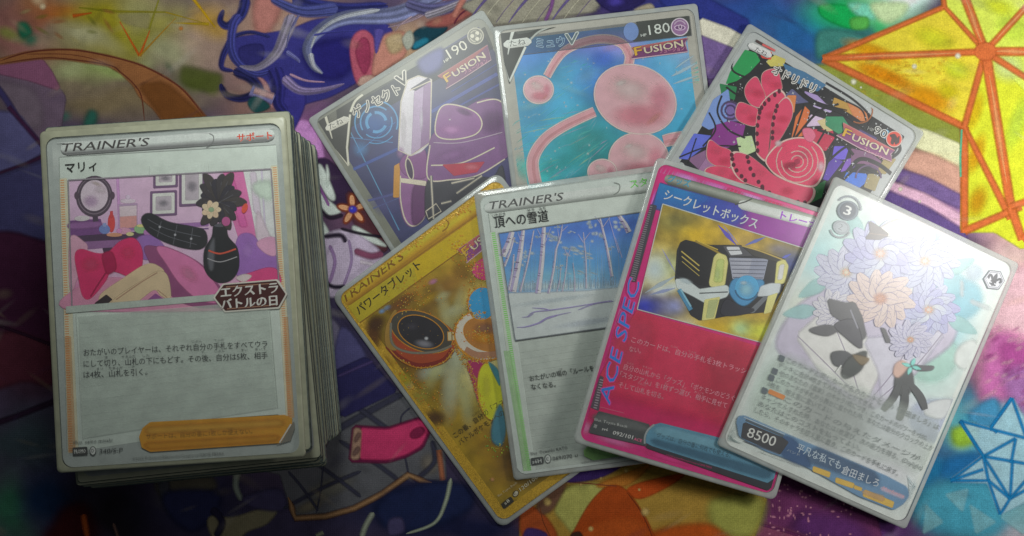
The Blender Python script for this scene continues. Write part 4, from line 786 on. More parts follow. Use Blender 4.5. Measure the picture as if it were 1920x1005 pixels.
p.grp('corner_badge'); p.poly([(70, 486), (78, 470), (240, 378), (214, 420), (192, 650), (122, 590)], (40, 38, 36)); p.line([(252, 372), (222, 398), (204, 440)], 9, (186, 182, 166), True); p.line([(202, 450), (190, 580), (196, 650)], 8, (190, 186, 172)); p.line([(196, 652), (128, 596)], 6, (170, 166, 150)); p.line([(98, 432), (116, 490), (132, 545)], 14, (176, 172, 158), True, w1=3); p.poly([(110, 440), (140, 420), (150, 470), (120, 480)], (120, 118, 108), alpha=.5)
p.pill((106, 508), (198, 464), 30, [(196, 192, 180), (204, 200, 190), (190, 186, 174), (150, 146, 136)]); p.line([(176, 470), (200, 474)], 5, (220, 216, 206))
p.grp('lettering'); p.text('たね', (124, 508), (178, 482), 26, (52, 50, 46), .01)
p.text('ゲノセクト', (224, 464), (404, 362), 50, (24, 24, 28), .02, 0, (.085, (196, 190, 178))); p.text('V', (398, 346), (438, 318), 66, (24, 24, 28), .02, .15, (.085, (196, 190, 178)))
p.text('190', (596, 232), (668, 190), 58, (206, 202, 186), .01); p.text('HP', (574, 248), (594, 236), 17, (200, 196, 180), .02)
p.grp('type_symbol'); p.ell(695, 142, 32, 32, (150, 146, 132)); p.ell(695, 142, 27, 27, (92, 90, 82))
for a in (90, 210, 330):
    t_ = math.radians(a - 30); p.ell(695 + 13 * math.cos(t_), 142 + 13 * math.sin(t_), 8, 8, (176, 172, 156)); arc(p, 695, 142, 22, a, a + 70, 4, (170, 166, 150))
p.poly([(690, 134), (702, 136), (695, 150)], (120, 118, 108))
banner(p, [(546, 300), (742, 178), (756, 236), (640, 312), (578, 350), (588, 318)], (582, 324), (736, 226), (652, 292), (744, 244), 36, .74)
p.build(p.body)

# ---- teal foil card: pink balloon and ribbons
p = sleeved_card('teal foil card with pink bubbles and ribbons and 180 at its corner', 3.192, 3.544, 6.945, -.018, -.0075, .1463, border=(150, 148, 140), gain=1.65)
p.mm()
Q = [(3.6, 3.2), (59.8, 3.2), (59.8, 85), (3.6, 85)]
p.grp('picture', M_FOIL)
p.paint(Q, 70, 90, blobs((58, 130, 160), [(8, 10, 12, 8, (70, 120, 190), .8), (30, 8, 16, 7, (92, 96, 170), .9), (40, 10, 9, 6, (150, 130, 190), .8), (20, 20, 16, 9, (70, 160, 190), .8), (34, 21, 12, 10, (52, 96, 170), .95), (12, 30, 10, 12, (66, 140, 190), .7), (22, 38, 16, 12, (40, 136, 140), .9), (8, 48, 8, 8, (50, 190, 186), .8), (28, 46, 14, 12, (30, 120, 124), .9), (55, 24, 10, 12, (76, 170, 206), .8), (56, 40, 10, 10, (46, 130, 160), .9), (44, 26, 10, 8, (120, 110, 186), .6), (58, 12, 8, 8, (150, 170, 210), .7)], .14, 9, 9, 3))
p.view(900, 0, 2.791)
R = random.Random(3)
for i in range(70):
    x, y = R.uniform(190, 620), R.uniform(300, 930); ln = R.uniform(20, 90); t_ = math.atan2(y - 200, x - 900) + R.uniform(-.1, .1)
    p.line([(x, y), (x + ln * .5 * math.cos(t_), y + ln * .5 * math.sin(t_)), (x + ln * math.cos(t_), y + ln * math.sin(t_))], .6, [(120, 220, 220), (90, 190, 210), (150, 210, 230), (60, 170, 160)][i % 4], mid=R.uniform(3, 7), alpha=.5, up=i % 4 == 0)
for i in range(90):  # foil etch fan, with the foil's rainbow sheen painted in as light streaks
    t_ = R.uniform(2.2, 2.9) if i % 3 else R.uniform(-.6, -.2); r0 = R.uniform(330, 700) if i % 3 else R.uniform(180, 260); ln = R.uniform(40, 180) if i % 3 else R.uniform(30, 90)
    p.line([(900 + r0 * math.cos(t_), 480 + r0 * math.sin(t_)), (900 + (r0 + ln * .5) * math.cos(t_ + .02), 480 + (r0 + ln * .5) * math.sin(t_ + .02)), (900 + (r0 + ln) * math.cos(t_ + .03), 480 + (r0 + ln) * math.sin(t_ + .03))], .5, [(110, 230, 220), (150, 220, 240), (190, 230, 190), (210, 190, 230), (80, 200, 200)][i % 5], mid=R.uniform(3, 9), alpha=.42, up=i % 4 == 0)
for x, y, rx, ry, c in ((230, 880, 60, 90, (70, 206, 196)), (420, 860, 160, 60, (40, 150, 150)), (560, 740, 130, 60, (60, 150, 150)), (250, 500, 60, 80, (90, 170, 200)), (700, 240, 90, 30, (176, 160, 206)), (1080, 330, 60, 50, (170, 200, 226)), (560, 400, 120, 50, (110, 170, 206))): p.glow(x, y, rx, ry, c, .5, -25)
for i in range(60):
    x, y = R.uniform(190, 1100), R.uniform(260, 900); p.glow(x, y, R.uniform(4, 11), R.uniform(4, 11), (206, 230, 232), .6, n=8, up=i % 10 == 0)
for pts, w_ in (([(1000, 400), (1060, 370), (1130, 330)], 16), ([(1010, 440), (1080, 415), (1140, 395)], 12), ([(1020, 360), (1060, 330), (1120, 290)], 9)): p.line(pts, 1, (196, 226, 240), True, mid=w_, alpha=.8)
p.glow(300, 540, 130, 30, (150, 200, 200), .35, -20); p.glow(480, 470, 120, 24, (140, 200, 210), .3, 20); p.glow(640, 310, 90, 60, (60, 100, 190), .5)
PK, PO = (204, 152, 160), (228, 206, 202)
p.grp('pink_ribbon_print', M_FOIL)
def ribbon(pts, w0, w1, mid=None):
    p.line(pts, w0 + 14, PO, True, w1=w1 + 14, n=12); p.line(pts, w0, PK, True, w1=w1, n=12)
    p.line([(a + 4, b + 5) for a, b in pts], max(w0 * .3, 5), (222, 166, 172), True, w1=max(w1 * .3, 4), n=12, alpha=.55)
ribbon([(776, 345), (782, 290), (750, 235), (690, 208), (610, 206), (520, 228), (440, 270), (390, 330), (350, 400)], 40, 30)
def bubble(x, y, rx, ry, rot=0):
    p.ell(x, y, rx + 8, ry + 8, PO, rot, n=40); p.ell(x, y, rx, ry, (208, 164, 172), rot, n=40); p.glow(x + rx * .1, y + ry * .5, rx * .8, ry * .45, (204, 128, 144), .7); p.glow(x - rx * .15, y - ry * .3, rx * .7, ry * .5, (226, 204, 204), .8, 15); p.glow(x - rx * .35, y - ry * .5, rx * .2, ry * .12, (246, 232, 230), .8, -20); p.glow(x + rx * .6, y, rx * .35, ry * .6, (206, 130, 150), .5); p.glow(x + rx * .45, y + ry * .6, rx * .3, ry * .12, (236, 170, 160), .5, -40)
bubble(306, 470, 72, 66)
ribbon([(600, 585), (520, 620), (430, 665), (350, 720), (295, 790), (275, 860), (290, 960)], 40, 54)
ribbon([(960, 740), (1000, 730), (1060, 722)], 50, 60)
p.grp('pink_bubble_print', M_FOIL); bubble(830, 830, 150, 130); bubble(640, 900, 70, 60); bubble(812, 520, 214, 170, 22)
for i in range(26):
    x, y = R.uniform(640, 960), R.uniform(380, 660); p.line([(x, y), (x + 14, y + 6), (x + 28, y + 14)], .4, (240, 206, 206), mid=3, alpha=.4, up=i == 0)
p.grp('name_bar'); p.poly([(84, 206), (1096, 84), (1108, 186), (212, 288)], (60, 66, 78), alpha=.38); p.line([(212, 288), (1108, 186)], 3, (80, 84, 96))
p.poly([(818, 116), (1092, 86), (1104, 184), (800, 216), (828, 160)], (58, 60, 58)); p.ell(790, 166, 38, 46, (122, 150, 206), alpha=.8)
p.grp('corner_badge'); p.poly([(84, 192), (112, 160), (400, 128), (300, 170), (258, 196), (236, 250), (154, 440), (108, 330)], (44, 46, 44)); p.line([(106, 328), (154, 428), (238, 246)], 12, (196, 200, 194)); p.line([(400, 126), (310, 166), (266, 206)], 10, (150, 154, 148), True); p.line([(176, 150), (160, 210), (146, 286)], 20, (186, 190, 184), True, w1=4); p.poly([(180, 152), (300, 138), (260, 170), (200, 180)], (84, 88, 84), alpha=.7)
p.pill((122, 236), (270, 216), 44, [(190, 194, 188), (214, 218, 212), (206, 208, 202), (160, 162, 156)])
p.grp('lettering'); p.text('たね', (156, 244), (240, 232), 38, (54, 56, 54), .01); p.text('ミュウ', (296, 250), (444, 240), 60, (46, 62, 96), .02, 0, (.06, (140, 170, 190))); p.text('V', (446, 238), (514, 228), 84, (84, 96, 100), .02, .15, (.06, (206, 214, 210)))
p.text('180', (886, 184), (996, 168), 74, (208, 214, 208), .006); p.text('HP', (842, 194), (872, 190), 21, (206, 212, 206), .02)
p.grp('type_symbol'); p.ell(1045, 142, 46, 46, (206, 196, 206)); p.ell(1045, 142, 40, 40, (126, 92, 130)); p.ell(1045, 146, 30, 15, (190, 166, 192)); p.ell(1045, 146, 24, 10, (96, 64, 104)); p.ell(1047, 142, 10, 13, (196, 176, 196)); p.ell(1047, 142, 5, 8, (84, 56, 92)); arc(p, 1045, 140, 30, 200, 340, 5, (200, 180, 202))
banner(p, [(794, 250), (1086, 200), (1072, 226), (1086, 272), (930, 292), (790, 310), (806, 276)], (812, 292), (1064, 244), (940, 280), (1070, 262), 50, .82)
p.build(p.body)

# ---- glass-pattern card with red petals
p = sleeved_card('stained-glass pattern card with a crimson petal flower and 90 at its corner', 7.939, 2.198, -31.855, -.014, -.0195, .1882, border=(162, 166, 166), gain=1.42)
p.mm(); p.grp('picture'); p.poly([(3.2, 3.2), (59.6, 3.2), (59.6, 84), (3.2, 84)], (30, 29, 34))
p.view(1230, 20, 2.513)
for pts, c in (([(420, 185), (470, 200), (490, 236), (440, 290), (380, 330), (330, 345), (350, 290)], (32, 140, 76)), ([(300, 345), (380, 360), (370, 420), (310, 400)], (36, 116, 70)), ([(270, 420), (340, 370), (350, 440), (330, 530), (250, 560), (215, 540)], (128, 158, 222)), ([(330, 430), (400, 440), (410, 520), (340, 520)], (110, 90, 150)), ([(280, 540), (350, 520), (420, 540), (400, 620), (300, 660), (250, 620)], (126, 46, 128)), ([(180, 580), (260, 590), (230, 640), (150, 700), (108, 696)], (92, 104, 204)), ([(150, 700), (250, 650), (280, 720), (200, 745)], (128, 92, 128)), ([(380, 600), (450, 590), (470, 660), (400, 690)], (176, 196, 150)),
               ([(520, 240), (560, 210), (610, 230), (600, 260), (540, 262)], (186, 176, 90)), ([(480, 180), (545, 196), (540, 230), (500, 222)], (196, 70, 60)), ([(600, 250), (700, 290), (800, 350), (760, 380), (680, 350), (620, 300)], (60, 104, 140)), ([(640, 370), (700, 390), (720, 430), (640, 440), (610, 400)], (84, 84, 120)), ([(620, 400), (660, 400), (650, 480), (600, 470)], (196, 120, 70)), ([(700, 380), (760, 400), (800, 440), (760, 440), (710, 420)], (150, 130, 180)), ([(660, 500), (700, 450), (724, 474), (690, 590), (640, 596)], (200, 106, 56)), ([(730, 490), (790, 510), (780, 540), (710, 545)], (200, 180, 206)), ([(700, 560), (830, 560), (840, 600), (800, 660), (740, 650)], (178, 46, 76)), ([(760, 520), (830, 500), (850, 560), (800, 570)], (190, 176, 130)),
               ([(840, 410), (910, 440), (960, 480), (960, 520), (900, 500), (830, 450)], (168, 132, 60)), ([(900, 430), (990, 480), (1000, 520), (940, 520)], (186, 116, 70)), ([(800, 500), (880, 500), (920, 560), (860, 580), (800, 540)], (50, 128, 92)), ([(760, 420), (840, 460), (820, 480), (740, 450)], (176, 160, 200)), ([(840, 640), (910, 640), (890, 700), (830, 700)], (104, 84, 196)), ([(820, 690), (880, 710), (810, 800), (770, 790)], (84, 56, 156)), ([(900, 700), (960, 690), (930, 740), (870, 760)], (120, 80, 176)), ([(920, 650), (1010, 670), (1060, 710), (1060, 760), (980, 720), (920, 720)], (116, 78, 112)), ([(900, 760), (990, 770), (1000, 800), (950, 840), (880, 800)], (70, 124, 226)), ([(1080, 690), (1130, 700), (1080, 770), (1040, 760)], (148, 132, 84)), ([(1000, 770), (1060, 770), (1030, 850), (980, 830)], (142, 130, 90)), ([(1080, 560), (1160, 590), (1130, 640), (1060, 590)], (128, 190, 226)), ([(740, 830), (800, 800), (780, 880), (700, 920)], (44, 110, 64)), ([(640, 870), (720, 890), (700, 940), (640, 930)], (60, 60, 90)), ([(960, 560), (1040, 600), (1020, 640), (930, 600)], (70, 60, 110)), ([(240, 690), (330, 720), (300, 780), (200, 750)], (150, 110, 150)), ([(860, 820), (930, 850), (880, 930), (800, 900)], (150, 120, 170))):
    p.poly(pts, c)
for pts, w_ in (([(380, 190), (360, 280), (470, 330)], 8), ([(330, 360), (400, 400), (440, 340)], 8), ([(310, 400), (290, 480), (340, 560), (420, 600)], 8), ([(250, 480), (280, 560), (220, 640)], 7), ([(110, 690), (250, 640), (400, 640)], 6), ([(150, 720), (190, 600)], 5), ([(640, 350), (740, 430), (880, 480), (1000, 560)], 22), ([(660, 360), (760, 430), (900, 470)], 5), ([(800, 340), (930, 420), (1010, 500), (1000, 540)], 10), ([(830, 400), (960, 460), (990, 520)], 7), ([(900, 760), (960, 700), (1040, 720), (1110, 770)], 18), ([(880, 800), (960, 740), (1060, 780)], 10), ([(760, 560), (860, 600), (930, 680)], 12), ([(640, 620), (760, 480), (860, 440)], 10), ([(800, 720), (900, 640), (1000, 640)], 10), ([(1100, 560), (1150, 650), (1100, 700)], 14), ([(700, 440), (640, 620)], 8), ([(800, 560), (740, 660)], 8), ([(840, 620), (780, 800)], 8)):
    p.line(pts, w_, (26, 25, 30), True)
arc(p, 350, 470, 42, 0, 330, 9, (70, 56, 90)); arc(p, 350, 470, 24, 40, 360, 7, (64, 44, 90)); arc(p, 1000, 790, 60, 180, 360, 8, (96, 76, 110)); arc(p, 960, 470, 60, -60, 120, 6, (150, 90, 50))
R = random.Random(11); PG = spline([(460, 210), (620, 240), (1150, 560), (1120, 700), (1030, 840), (880, 800), (700, 930), (420, 800), (250, 740), (330, 420)], True, 3)
p.z += p.dz
for i in range(420):
    x, y = R.uniform(230, 1140), R.uniform(200, 920)
    a, b = PG, np.roll(PG, -1, 0)
    if (((a[:, 1] > y) != (b[:, 1] > y)) & (x < (b[:, 0] - a[:, 0]) * (y - a[:, 1]) / (b[:, 1] - a[:, 1] + 1e-9) + a[:, 0])).sum() % 2 == 0: continue
    r_ = R.uniform(1.5, 3.6) if i % 5 else R.uniform(4, 7); t_ = R.random() * 3
    p.put(p.LL([(x + r_ * k * math.cos(t_ + j * math.pi / 4), y + r_ * k * math.sin(t_ + j * math.pi / 4)) for j, k in enumerate((1.4, .35) * 4)]), [tuple(range(8))], p.rgb((206, 210, 214)), up=i % 40 == 0)
RD, RO, RK = (196, 62, 96), (222, 190, 182), (74, 16, 40)
p.grp('petal_print')
def petal(pts, c=RD):
    p.soft(pts, RO, 4, n=8); q = np.array(pts, float); m = q.mean(0); p.soft(m + (q - m) * .94, c, 5, n=8)
    d = q[0] - m; p.glow(*(m + d * .3), 40, 26, (212, 84, 118), .5); p.glow(*(m - d * .4), 40, 26, (180, 50, 84), .45)
petal([(500, 300), (530, 278), (570, 280), (585, 320), (592, 370), (560, 392), (520, 408), (498, 350)]); petal([(418, 370), (436, 335), (470, 312), (494, 350), (515, 410), (495, 455), (452, 446), (424, 410)]); petal([(388, 436), (440, 446), (482, 470), (480, 520), (455, 545), (378, 508)])
petal([(472, 640), (470, 560), (482, 470), (520, 410), (580, 372), (610, 410), (560, 460), (540, 540), (530, 640), (520, 710), (478, 680)]); petal([(540, 620), (545, 540), (565, 460), (610, 408), (640, 440), (640, 500), (600, 580), (560, 640), (530, 700)])
for pts in ([(488, 470), (520, 430), (580, 380)], [(478, 660), (476, 560), (488, 480)], [(548, 600), (552, 520), (570, 450)]):
    q = spline(pts, False, 5); [p.ell(x, y, 8, 11, RK, up=i == 0) for i, (x, y) in enumerate(q[::2])]
petal([(250, 612), (300, 640), (352, 664), (356, 730), (310, 742), (242, 700)]); petal([(244, 740), (320, 735), (400, 770), (440, 806), (380, 812), (240, 770)])
petal([(360, 668), (430, 680), (500, 730), (560, 780), (650, 815), (742, 836), (738, 890), (690, 915), (600, 890), (500, 840), (400, 800), (356, 740)])
for pts in ([(356, 680), (370, 740), (420, 800)], [(430, 690), (450, 760), (500, 830)], [(500, 840), (600, 890), (700, 905)]):
    q = spline(pts, False, 5); [p.ell(x, y, 9, 10, RK, up=i == 0) for i, (x, y) in enumerate(q[::2])]
p.soft([(516, 700), (560, 640), (620, 606), (700, 600), (770, 640), (796, 700), (786, 770), (744, 830), (650, 815), (570, 780), (530, 740)], RO, 4); p.soft([(524, 702), (566, 648), (624, 614), (700, 608), (764, 646), (788, 702), (778, 766), (738, 820), (652, 806), (576, 772), (538, 740)], (198, 56, 92), 6)
for k in (.82, .62, .42, .24):
    arc(p, 664, 712, 120 * k, 150 + 200 * k, 420 + 200 * k, 5, RO, .85); p.glow(664 + 40 * k, 712 - 50 * k, 60 * k, 40 * k, (222, 90, 124), .5); p.glow(664 - 50 * k, 712 + 30 * k, 60 * k, 34 * k, (156, 36, 70), .6)
p.ell(664, 712, 14, 12, (150, 30, 66)); p.soft([(690, 560), (730, 556), (750, 590), (730, 620), (700, 604)], (214, 110, 140), 8)
p.glow(575, 626, 22, 20, (210, 190, 196), .9); p.glow(776, 736, 24, 36, (214, 190, 200), .8)
for i in range(40):
    x, y = R.uniform(560, 760), R.uniform(640, 790); p.line([(x, y), (x + 12, y - 8), (x + 22, y - 14)], .4, (226, 110, 140), mid=3, alpha=.4, up=i == 0)
p.grp('name_bar'); p.pill((434, 160), (544, 216), 34, [(206, 206, 204), (222, 222, 222), (206, 206, 206), (150, 150, 150)]); p.line([(470, 142), (545, 184)], 12, (70, 50, 50)); p.line([(500, 160), (560, 190)], 10, (196, 90, 90))
p.grp('lettering'); p.text('たね', (462, 190), (518, 216), 28, (60, 60, 62), .01)
p.text('オドリドリ', (543, 294), (740, 388), 52, (36, 36, 40), .012, 0, (.085, (206, 204, 200)))
p.text('90', (1022, 576), (1078, 602), 52, (40, 40, 44), .012, 0, (.07, (214, 214, 210))); p.text('HP', (994, 560), (1022, 572), 20, (40, 40, 44), .01, 0, (.04, (214, 214, 210)))
p.grp('type_symbol'); p.ell(1120, 606, 37, 37, (226, 200, 190)); p.ell(1120, 606, 33, 33, (200, 62, 44)); p.soft([(1104, 626), (1110, 600), (1098, 588), (1122, 582), (1136, 604), (1144, 590), (1142, 622), (1126, 632), (1122, 612), (1114, 632)], (54, 24, 24), 4, smooth=False)
banner(p, [(880, 530), (1122, 660), (1104, 676), (1108, 712), (960, 650), (848, 588), (886, 578)], (876, 590), (1084, 682), (974, 658), (1076, 708), 46, 1.0)
p.build(p.body)

# ---- gold glitter card: open round case
p = sleeved_card('gold glitter card with an open round black case picture, beside the deck', -.389, -2.599, 36.326, .062, 0, .2546, border=(156, 124, 34), gain=2.5, rim_r=.3, rnd=.3, base_ink=M_GLIT)
p.view(600, 340, 2.792); p.grp('picture', M_GLIT)
p.mm(); p.paint([(3, 11), (60, 11), (60, 85), (3, 85)], 60, 80, blobs((122, 100, 22), [(10, 30, 12, 10, (54, 30, 16), .95), (16, 22, 10, 7, (66, 42, 18), .8), (8, 50, 8, 22, (116, 92, 20), .9), (22, 47, 10, 14, (172, 170, 140), .85, 20), (28, 57, 9, 10, (150, 156, 140), .9), (18, 58, 10, 8, (130, 116, 36), .9), (30, 24, 12, 6, (120, 108, 60), .7), (36, 30, 7, 8, (150, 144, 110), .8), (30, 18, 12, 5, (96, 66, 26), .8), (12, 64, 7, 10, (118, 88, 22), .8), (22, 76, 16, 8, (54, 30, 24), .95), (36, 72, 12, 8, (70, 40, 26), .8), (44, 40, 12, 14, (160, 130, 40), .6)], .25, 5, 5, 8))
p.view(600, 340, 2.792)
for x, y, rx, ry, c, al in ((325, 680, 24, 16, (110, 140, 176), .9), (355, 662, 30, 18, (120, 150, 180), .9), (590, 525, 34, 18, (170, 110, 150), .7), (640, 600, 60, 30, (170, 170, 130), .5), (700, 680, 80, 40, (180, 184, 160), .6), (600, 990, 120, 60, (176, 184, 166), .8), (700, 900, 60, 140, (170, 176, 160), .8), (430, 1080, 70, 36, (160, 176, 160), .6)): p.glow(x, y, rx, ry, c, al, -20)
for x, y, rx, ry, c, al, ro_ in ((660, 700, 46, 190, (206, 204, 150), .5, -14), (720, 660, 36, 150, (200, 196, 140), .45, 14), (690, 1060, 70, 240, (200, 204, 170), .7, 6), (600, 1010, 50, 150, (190, 186, 120), .5, 28), (760, 1140, 50, 200, (180, 186, 140), .5, -8), (500, 560, 130, 40, (150, 116, 40), .7, -34), (420, 640, 120, 44, (92, 56, 26), .8, -34), (280, 800, 60, 120, (72, 42, 18), .9, 0), (330, 960, 70, 60, (110, 84, 16), .8, 0), (300, 740, 70, 50, (58, 32, 14), .8, -30), (560, 620, 110, 30, (140, 112, 24), .7, -34), (440, 1040, 60, 60, (134, 124, 30), .8, 0), (600, 1240, 80, 60, (60, 36, 20), .8, 0), (560, 1340, 90, 70, (46, 26, 20), .9, 0), (740, 470, 60, 60, (110, 80, 26), .6, 0), (520, 1130, 90, 60, (128, 116, 40), .8, -30), (470, 1250, 90, 90, (116, 92, 26), .8, -30)): p.glow(x, y, rx, ry, c, al, ro_)
p.grp('name_bar', M_FOIL); p.poly([(140, 655), (838, 172), (870, 268), (206, 742)], (206, 176, 34)); p.poly([(140, 655), (480, 420), (510, 525), (206, 742)], (214, 194, 54), alpha=.8); p.line([(206, 742), (870, 268)], 4, (110, 76, 24)); p.line([(140, 655), (838, 172)], 4, (150, 116, 30))
p.pill((112, 640), (850, 118), 66, [(160, 128, 26), (196, 170, 40), (206, 184, 46), (176, 144, 34), (140, 104, 26), (110, 76, 22)]); p.pill((114, 636), (662, 238), 54, [(200, 178, 50), (206, 186, 52), (186, 156, 38), (150, 116, 30), (128, 92, 26)]); p.line([(648, 196), (672, 214), (664, 244), (640, 262)], 5, (116, 82, 24), True)
p.grp('lettering'); p.text("TRAINER'S", (122, 644), (440, 404), 60, (98, 66, 18), .022, .34, (.012, (206, 186, 60))); p.text('パワータブレット', (206, 698), (534, 448), 58, (24, 18, 10), .022)
banner(p, [(720, 360), (860, 262), (900, 300), (850, 360), (766, 428), (768, 390)], (764, 394), (960, 240), (860, 380), (950, 300), 54, .85)
p.grp('round_case_print')
GO = (176, 120, 34)
p.soft([(346, 800), (400, 690), (480, 676), (640, 740), (700, 800), (700, 880), (640, 950), (520, 975), (420, 930), (360, 880)], (124, 52, 28), 6, n=8); p.line([(352, 860), (420, 926), (520, 966), (640, 942), (696, 880)], 26, (96, 30, 24), True); p.line([(352, 862), (420, 934), (520, 976), (640, 950), (702, 880)], 5, GO, True)
p.soft([(348, 860), (346, 770), (380, 690), (400, 684), (372, 800), (400, 880)], (120, 92, 40), 6)
p.ell(532, 786, 172, 100, GO, 22, n=44); p.ell(532, 786, 167, 95, (56, 52, 46), 22, n=44); p.line([(372, 740), (380, 850), (470, 895), (600, 892), (690, 860)], 12, (92, 88, 78), True); p.ell(528, 788, 126, 82, GO, 22, n=40); p.ell(528, 788, 121, 77, (34, 31, 36), 22, n=40); p.glow(545, 850, 60, 26, (110, 108, 116), .8, 10); p.glow(557, 822, 14, 12, (200, 200, 206), 1); p.glow(480, 760, 50, 30, (54, 50, 58), .8)
p.poly([(668, 788), (712, 786), (714, 830), (670, 834)], (150, 140, 110), ol=(4, GO)); p.line([(690, 788), (692, 832)], 4, (96, 74, 40))
p.ell(850, 810, 150, 130, GO, 20, n=40); p.ell(850, 808, 142, 122, (178, 172, 160), 20, n=40); p.ell(870, 800, 122, 86, GO, 18, n=40); p.ell(870, 800, 118, 82, (132, 88, 40), 18, n=40); p.glow(870, 770, 80, 40, (110, 78, 60), .8); p.glow(860, 820, 80, 40, (176, 122, 30), .9); p.line([(760, 880), (830, 910), (960, 900)], 34, (128, 92, 70), True); p.line([(740, 880), (830, 935), (980, 920)], 5, GO, True)
p.ell(850, 640, 76, 88, GO, 10); p.ell(850, 640, 71, 83, (44, 116, 156), 10); p.soft([(800, 470), (830, 420), (900, 400), (920, 500), (840, 510)], (150, 44, 88), 8)
p.view(780, 640, 2.791); p.soft([(268, 110), (350, 110), (330, 210), (330, 320), (300, 220)], (124, 34, 72), 6); p.ell(388, 262, 66, 152, GO, -6, n=36); p.ell(388, 262, 62, 148, (150, 150, 34), -6, n=36); p.glow(370, 240, 30, 90, (190, 186, 60), .7); p.soft([(400, 430), (440, 330), (470, 440), (450, 540), (400, 520)], (54, 96, 110), 20); p.soft([(380, 110), (430, 150), (440, 230), (420, 200)], (50, 100, 110), 10)
p.glow(400, 722, 14, 14, (206, 150, 96), 1.0)
p.view(600, 340, 2.792); p.grp('glitter', ink_mat('gold_fleck', rough=.3, spec=.8))
R = random.Random(5); p.z += p.dz
def fleck(x, y, r_, c):
    t_ = R.random() * 6; p.put(p.LL([(x + r_ * math.cos(t_ + q), y + r_ * math.sin(t_ + q)) for q in (0, 1.6, 3.1, 4.7)]), [(0, 1, 2, 3)], p.rgb(c), up=False)
FC = [(250, 180, 50), (236, 140, 34), (255, 224, 120), (206, 124, 30), (240, 200, 70)]
def along(pts, n, sp, rr=(2.0, 4.6)):
    q = spline(pts, False, 10)
    for i in range(n):
        k = R.random() * (len(q) - 1.01); a = q[int(k)] + (q[int(k) + 1] - q[int(k)]) * (k % 1); fleck(a[0] + R.gauss(0, sp), a[1] + R.gauss(0, sp), R.uniform(*rr), R.choice(FC))
along([(770, 150), (640, 190), (520, 300), (400, 370)], 240, 16); along([(770, 70), (640, 170), (560, 230)], 200, 16, (2, 5))
along([(700, 330), (780, 400), (830, 470), (800, 560)], 240, 34); along([(780, 560), (775, 640), (800, 700), (860, 720)], 110, 5); along([(700, 800), (720, 740), (780, 690), (870, 690)], 120, 5); along([(700, 840), (740, 930), (800, 1010), (870, 1200)], 90, 5); along([(740, 920), (820, 940), (900, 930)], 90, 6); along([(520, 640), (420, 620), (500, 560), (560, 600)], 110, 40); along([(420, 930), (520, 976), (640, 950), (700, 880)], 60, 4); along([(760, 820), (840, 790), (900, 830)], 90, 14)
along([(60, 600), (200, 800), (330, 1000), (470, 1250)], 260, 14); along([(400, 1000), (520, 1100), (560, 1200)], 200, 60)
for i in range(380): fleck(R.uniform(230, 860), R.uniform(420, 1500), R.uniform(.9, 2.0), R.choice(FC))
p.view(780, 640, 2.791); FC = [(120, 220, 60), (190, 220, 60), (220, 190, 60), (80, 190, 90)]; along([(370, 490), (400, 550), (440, 580), (470, 540)], 46, 16, (1.6, 4)); FC = [(226, 160, 40), (206, 130, 30), (240, 200, 90)]; along([(270, 110), (310, 220), (340, 350)], 150, 7, (2, 4.5)); along([(200, 10), (250, 70), (330, 100), (400, 100)], 90, 6)
p.grp('lettering'); p.text('この番、自分の「フュージョン」', (206, 505), (580, 232), 34, (50, 40, 20), .008); p.text('バトルポケモンへのダメージは', (232, 542), (600, 286), 34, (50, 40, 20), .008)
p.text('じぶん', (300, 392), (336, 366), 13, (60, 48, 24), .004, res=1)
p.grp('rarity_mark'); p.poly([(446, 852), (496, 812), (512, 836), (462, 876)], (40, 36, 30)); p.ell(522, 796, 12, 17, (176, 170, 150), 35, ol=(3, (40, 36, 30)))
p.grp('lettering'); p.text('s8', (468, 856), (494, 836), 26, (190, 186, 170), .01, res=1); p.text('E', (518, 806), (528, 798), 22, (50, 46, 40), .01, res=1); p.text('120/100', (548, 784), (640, 714), 26, (176, 172, 150), .012, .1); p.text('Illus. Toyste Beach', (432, 814), (530, 742), 17, (150, 140, 110), .004, res=1)
p.build(p.body)

# ---- silver snow path card
p = sleeved_card('silver card with a snowy birch forest picture, lying over the gold card', 2.693, -1.694, 7.897, .052, .0285, .5572, border=(150, 156, 152), gain=2.3)
p.grp('card_border'); p.view(880, 340, 3.142)
p.poly([(112, 190), (1160, 40), (1400, 1620), (330, 1790)], (158, 164, 158)); p.line([(112, 190), (330, 1790)], 3, (116, 122, 118))
p.poly([(122, 300), (150, 296), (370, 1760), (330, 1770)], (176, 184, 172)); ticks(p, (130, 304), (352, 1760), 120, 22, 6, (110, 180, 84), (1, -.14), .5); p.poly([(200, 1000), (240, 1000), (372, 1762), (330, 1770)], (150, 190, 130), alpha=.45)
p.poly([(290, 950), (1290, 800), (1390, 1600), (400, 1740)], (184, 190, 184), alpha=.65)
for i in range(18): p.line([(300 + i * 5, 1010 + i * 38), (1300 + i * 4, 860 + i * 38)], 3, (150, 156, 150), alpha=.5, up=i == 0)
p.grp('picture')
p.paint([(175, 306), (1120, 166), (1216, 800), (272, 934)], 60, 60, blobs((84, 128, 180), [(300, 350, 260, 80, (66, 96, 156), .8), (620, 280, 300, 90, (58, 88, 152), .9), (900, 250, 260, 90, (54, 80, 144), .9), (600, 480, 320, 80, (86, 150, 196), .8), (560, 560, 400, 60, (130, 184, 206), .9), (560, 620, 500, 34, (176, 190, 190), .95), (620, 760, 700, 110, (196, 200, 200), 1.0), (300, 880, 300, 90, (200, 204, 202), 1), (1000, 720, 300, 100, (176, 184, 196), .7)], .05, 60, 30))
p.soft([(226, 664), (420, 660), (700, 650), (1190, 600), (1216, 800), (272, 932)], (194, 200, 200), 16, smooth=False); p.glow(500, 700, 300, 20, (176, 184, 190), .5, -8); p.glow(700, 830, 260, 26, (180, 186, 196), .5, -8)
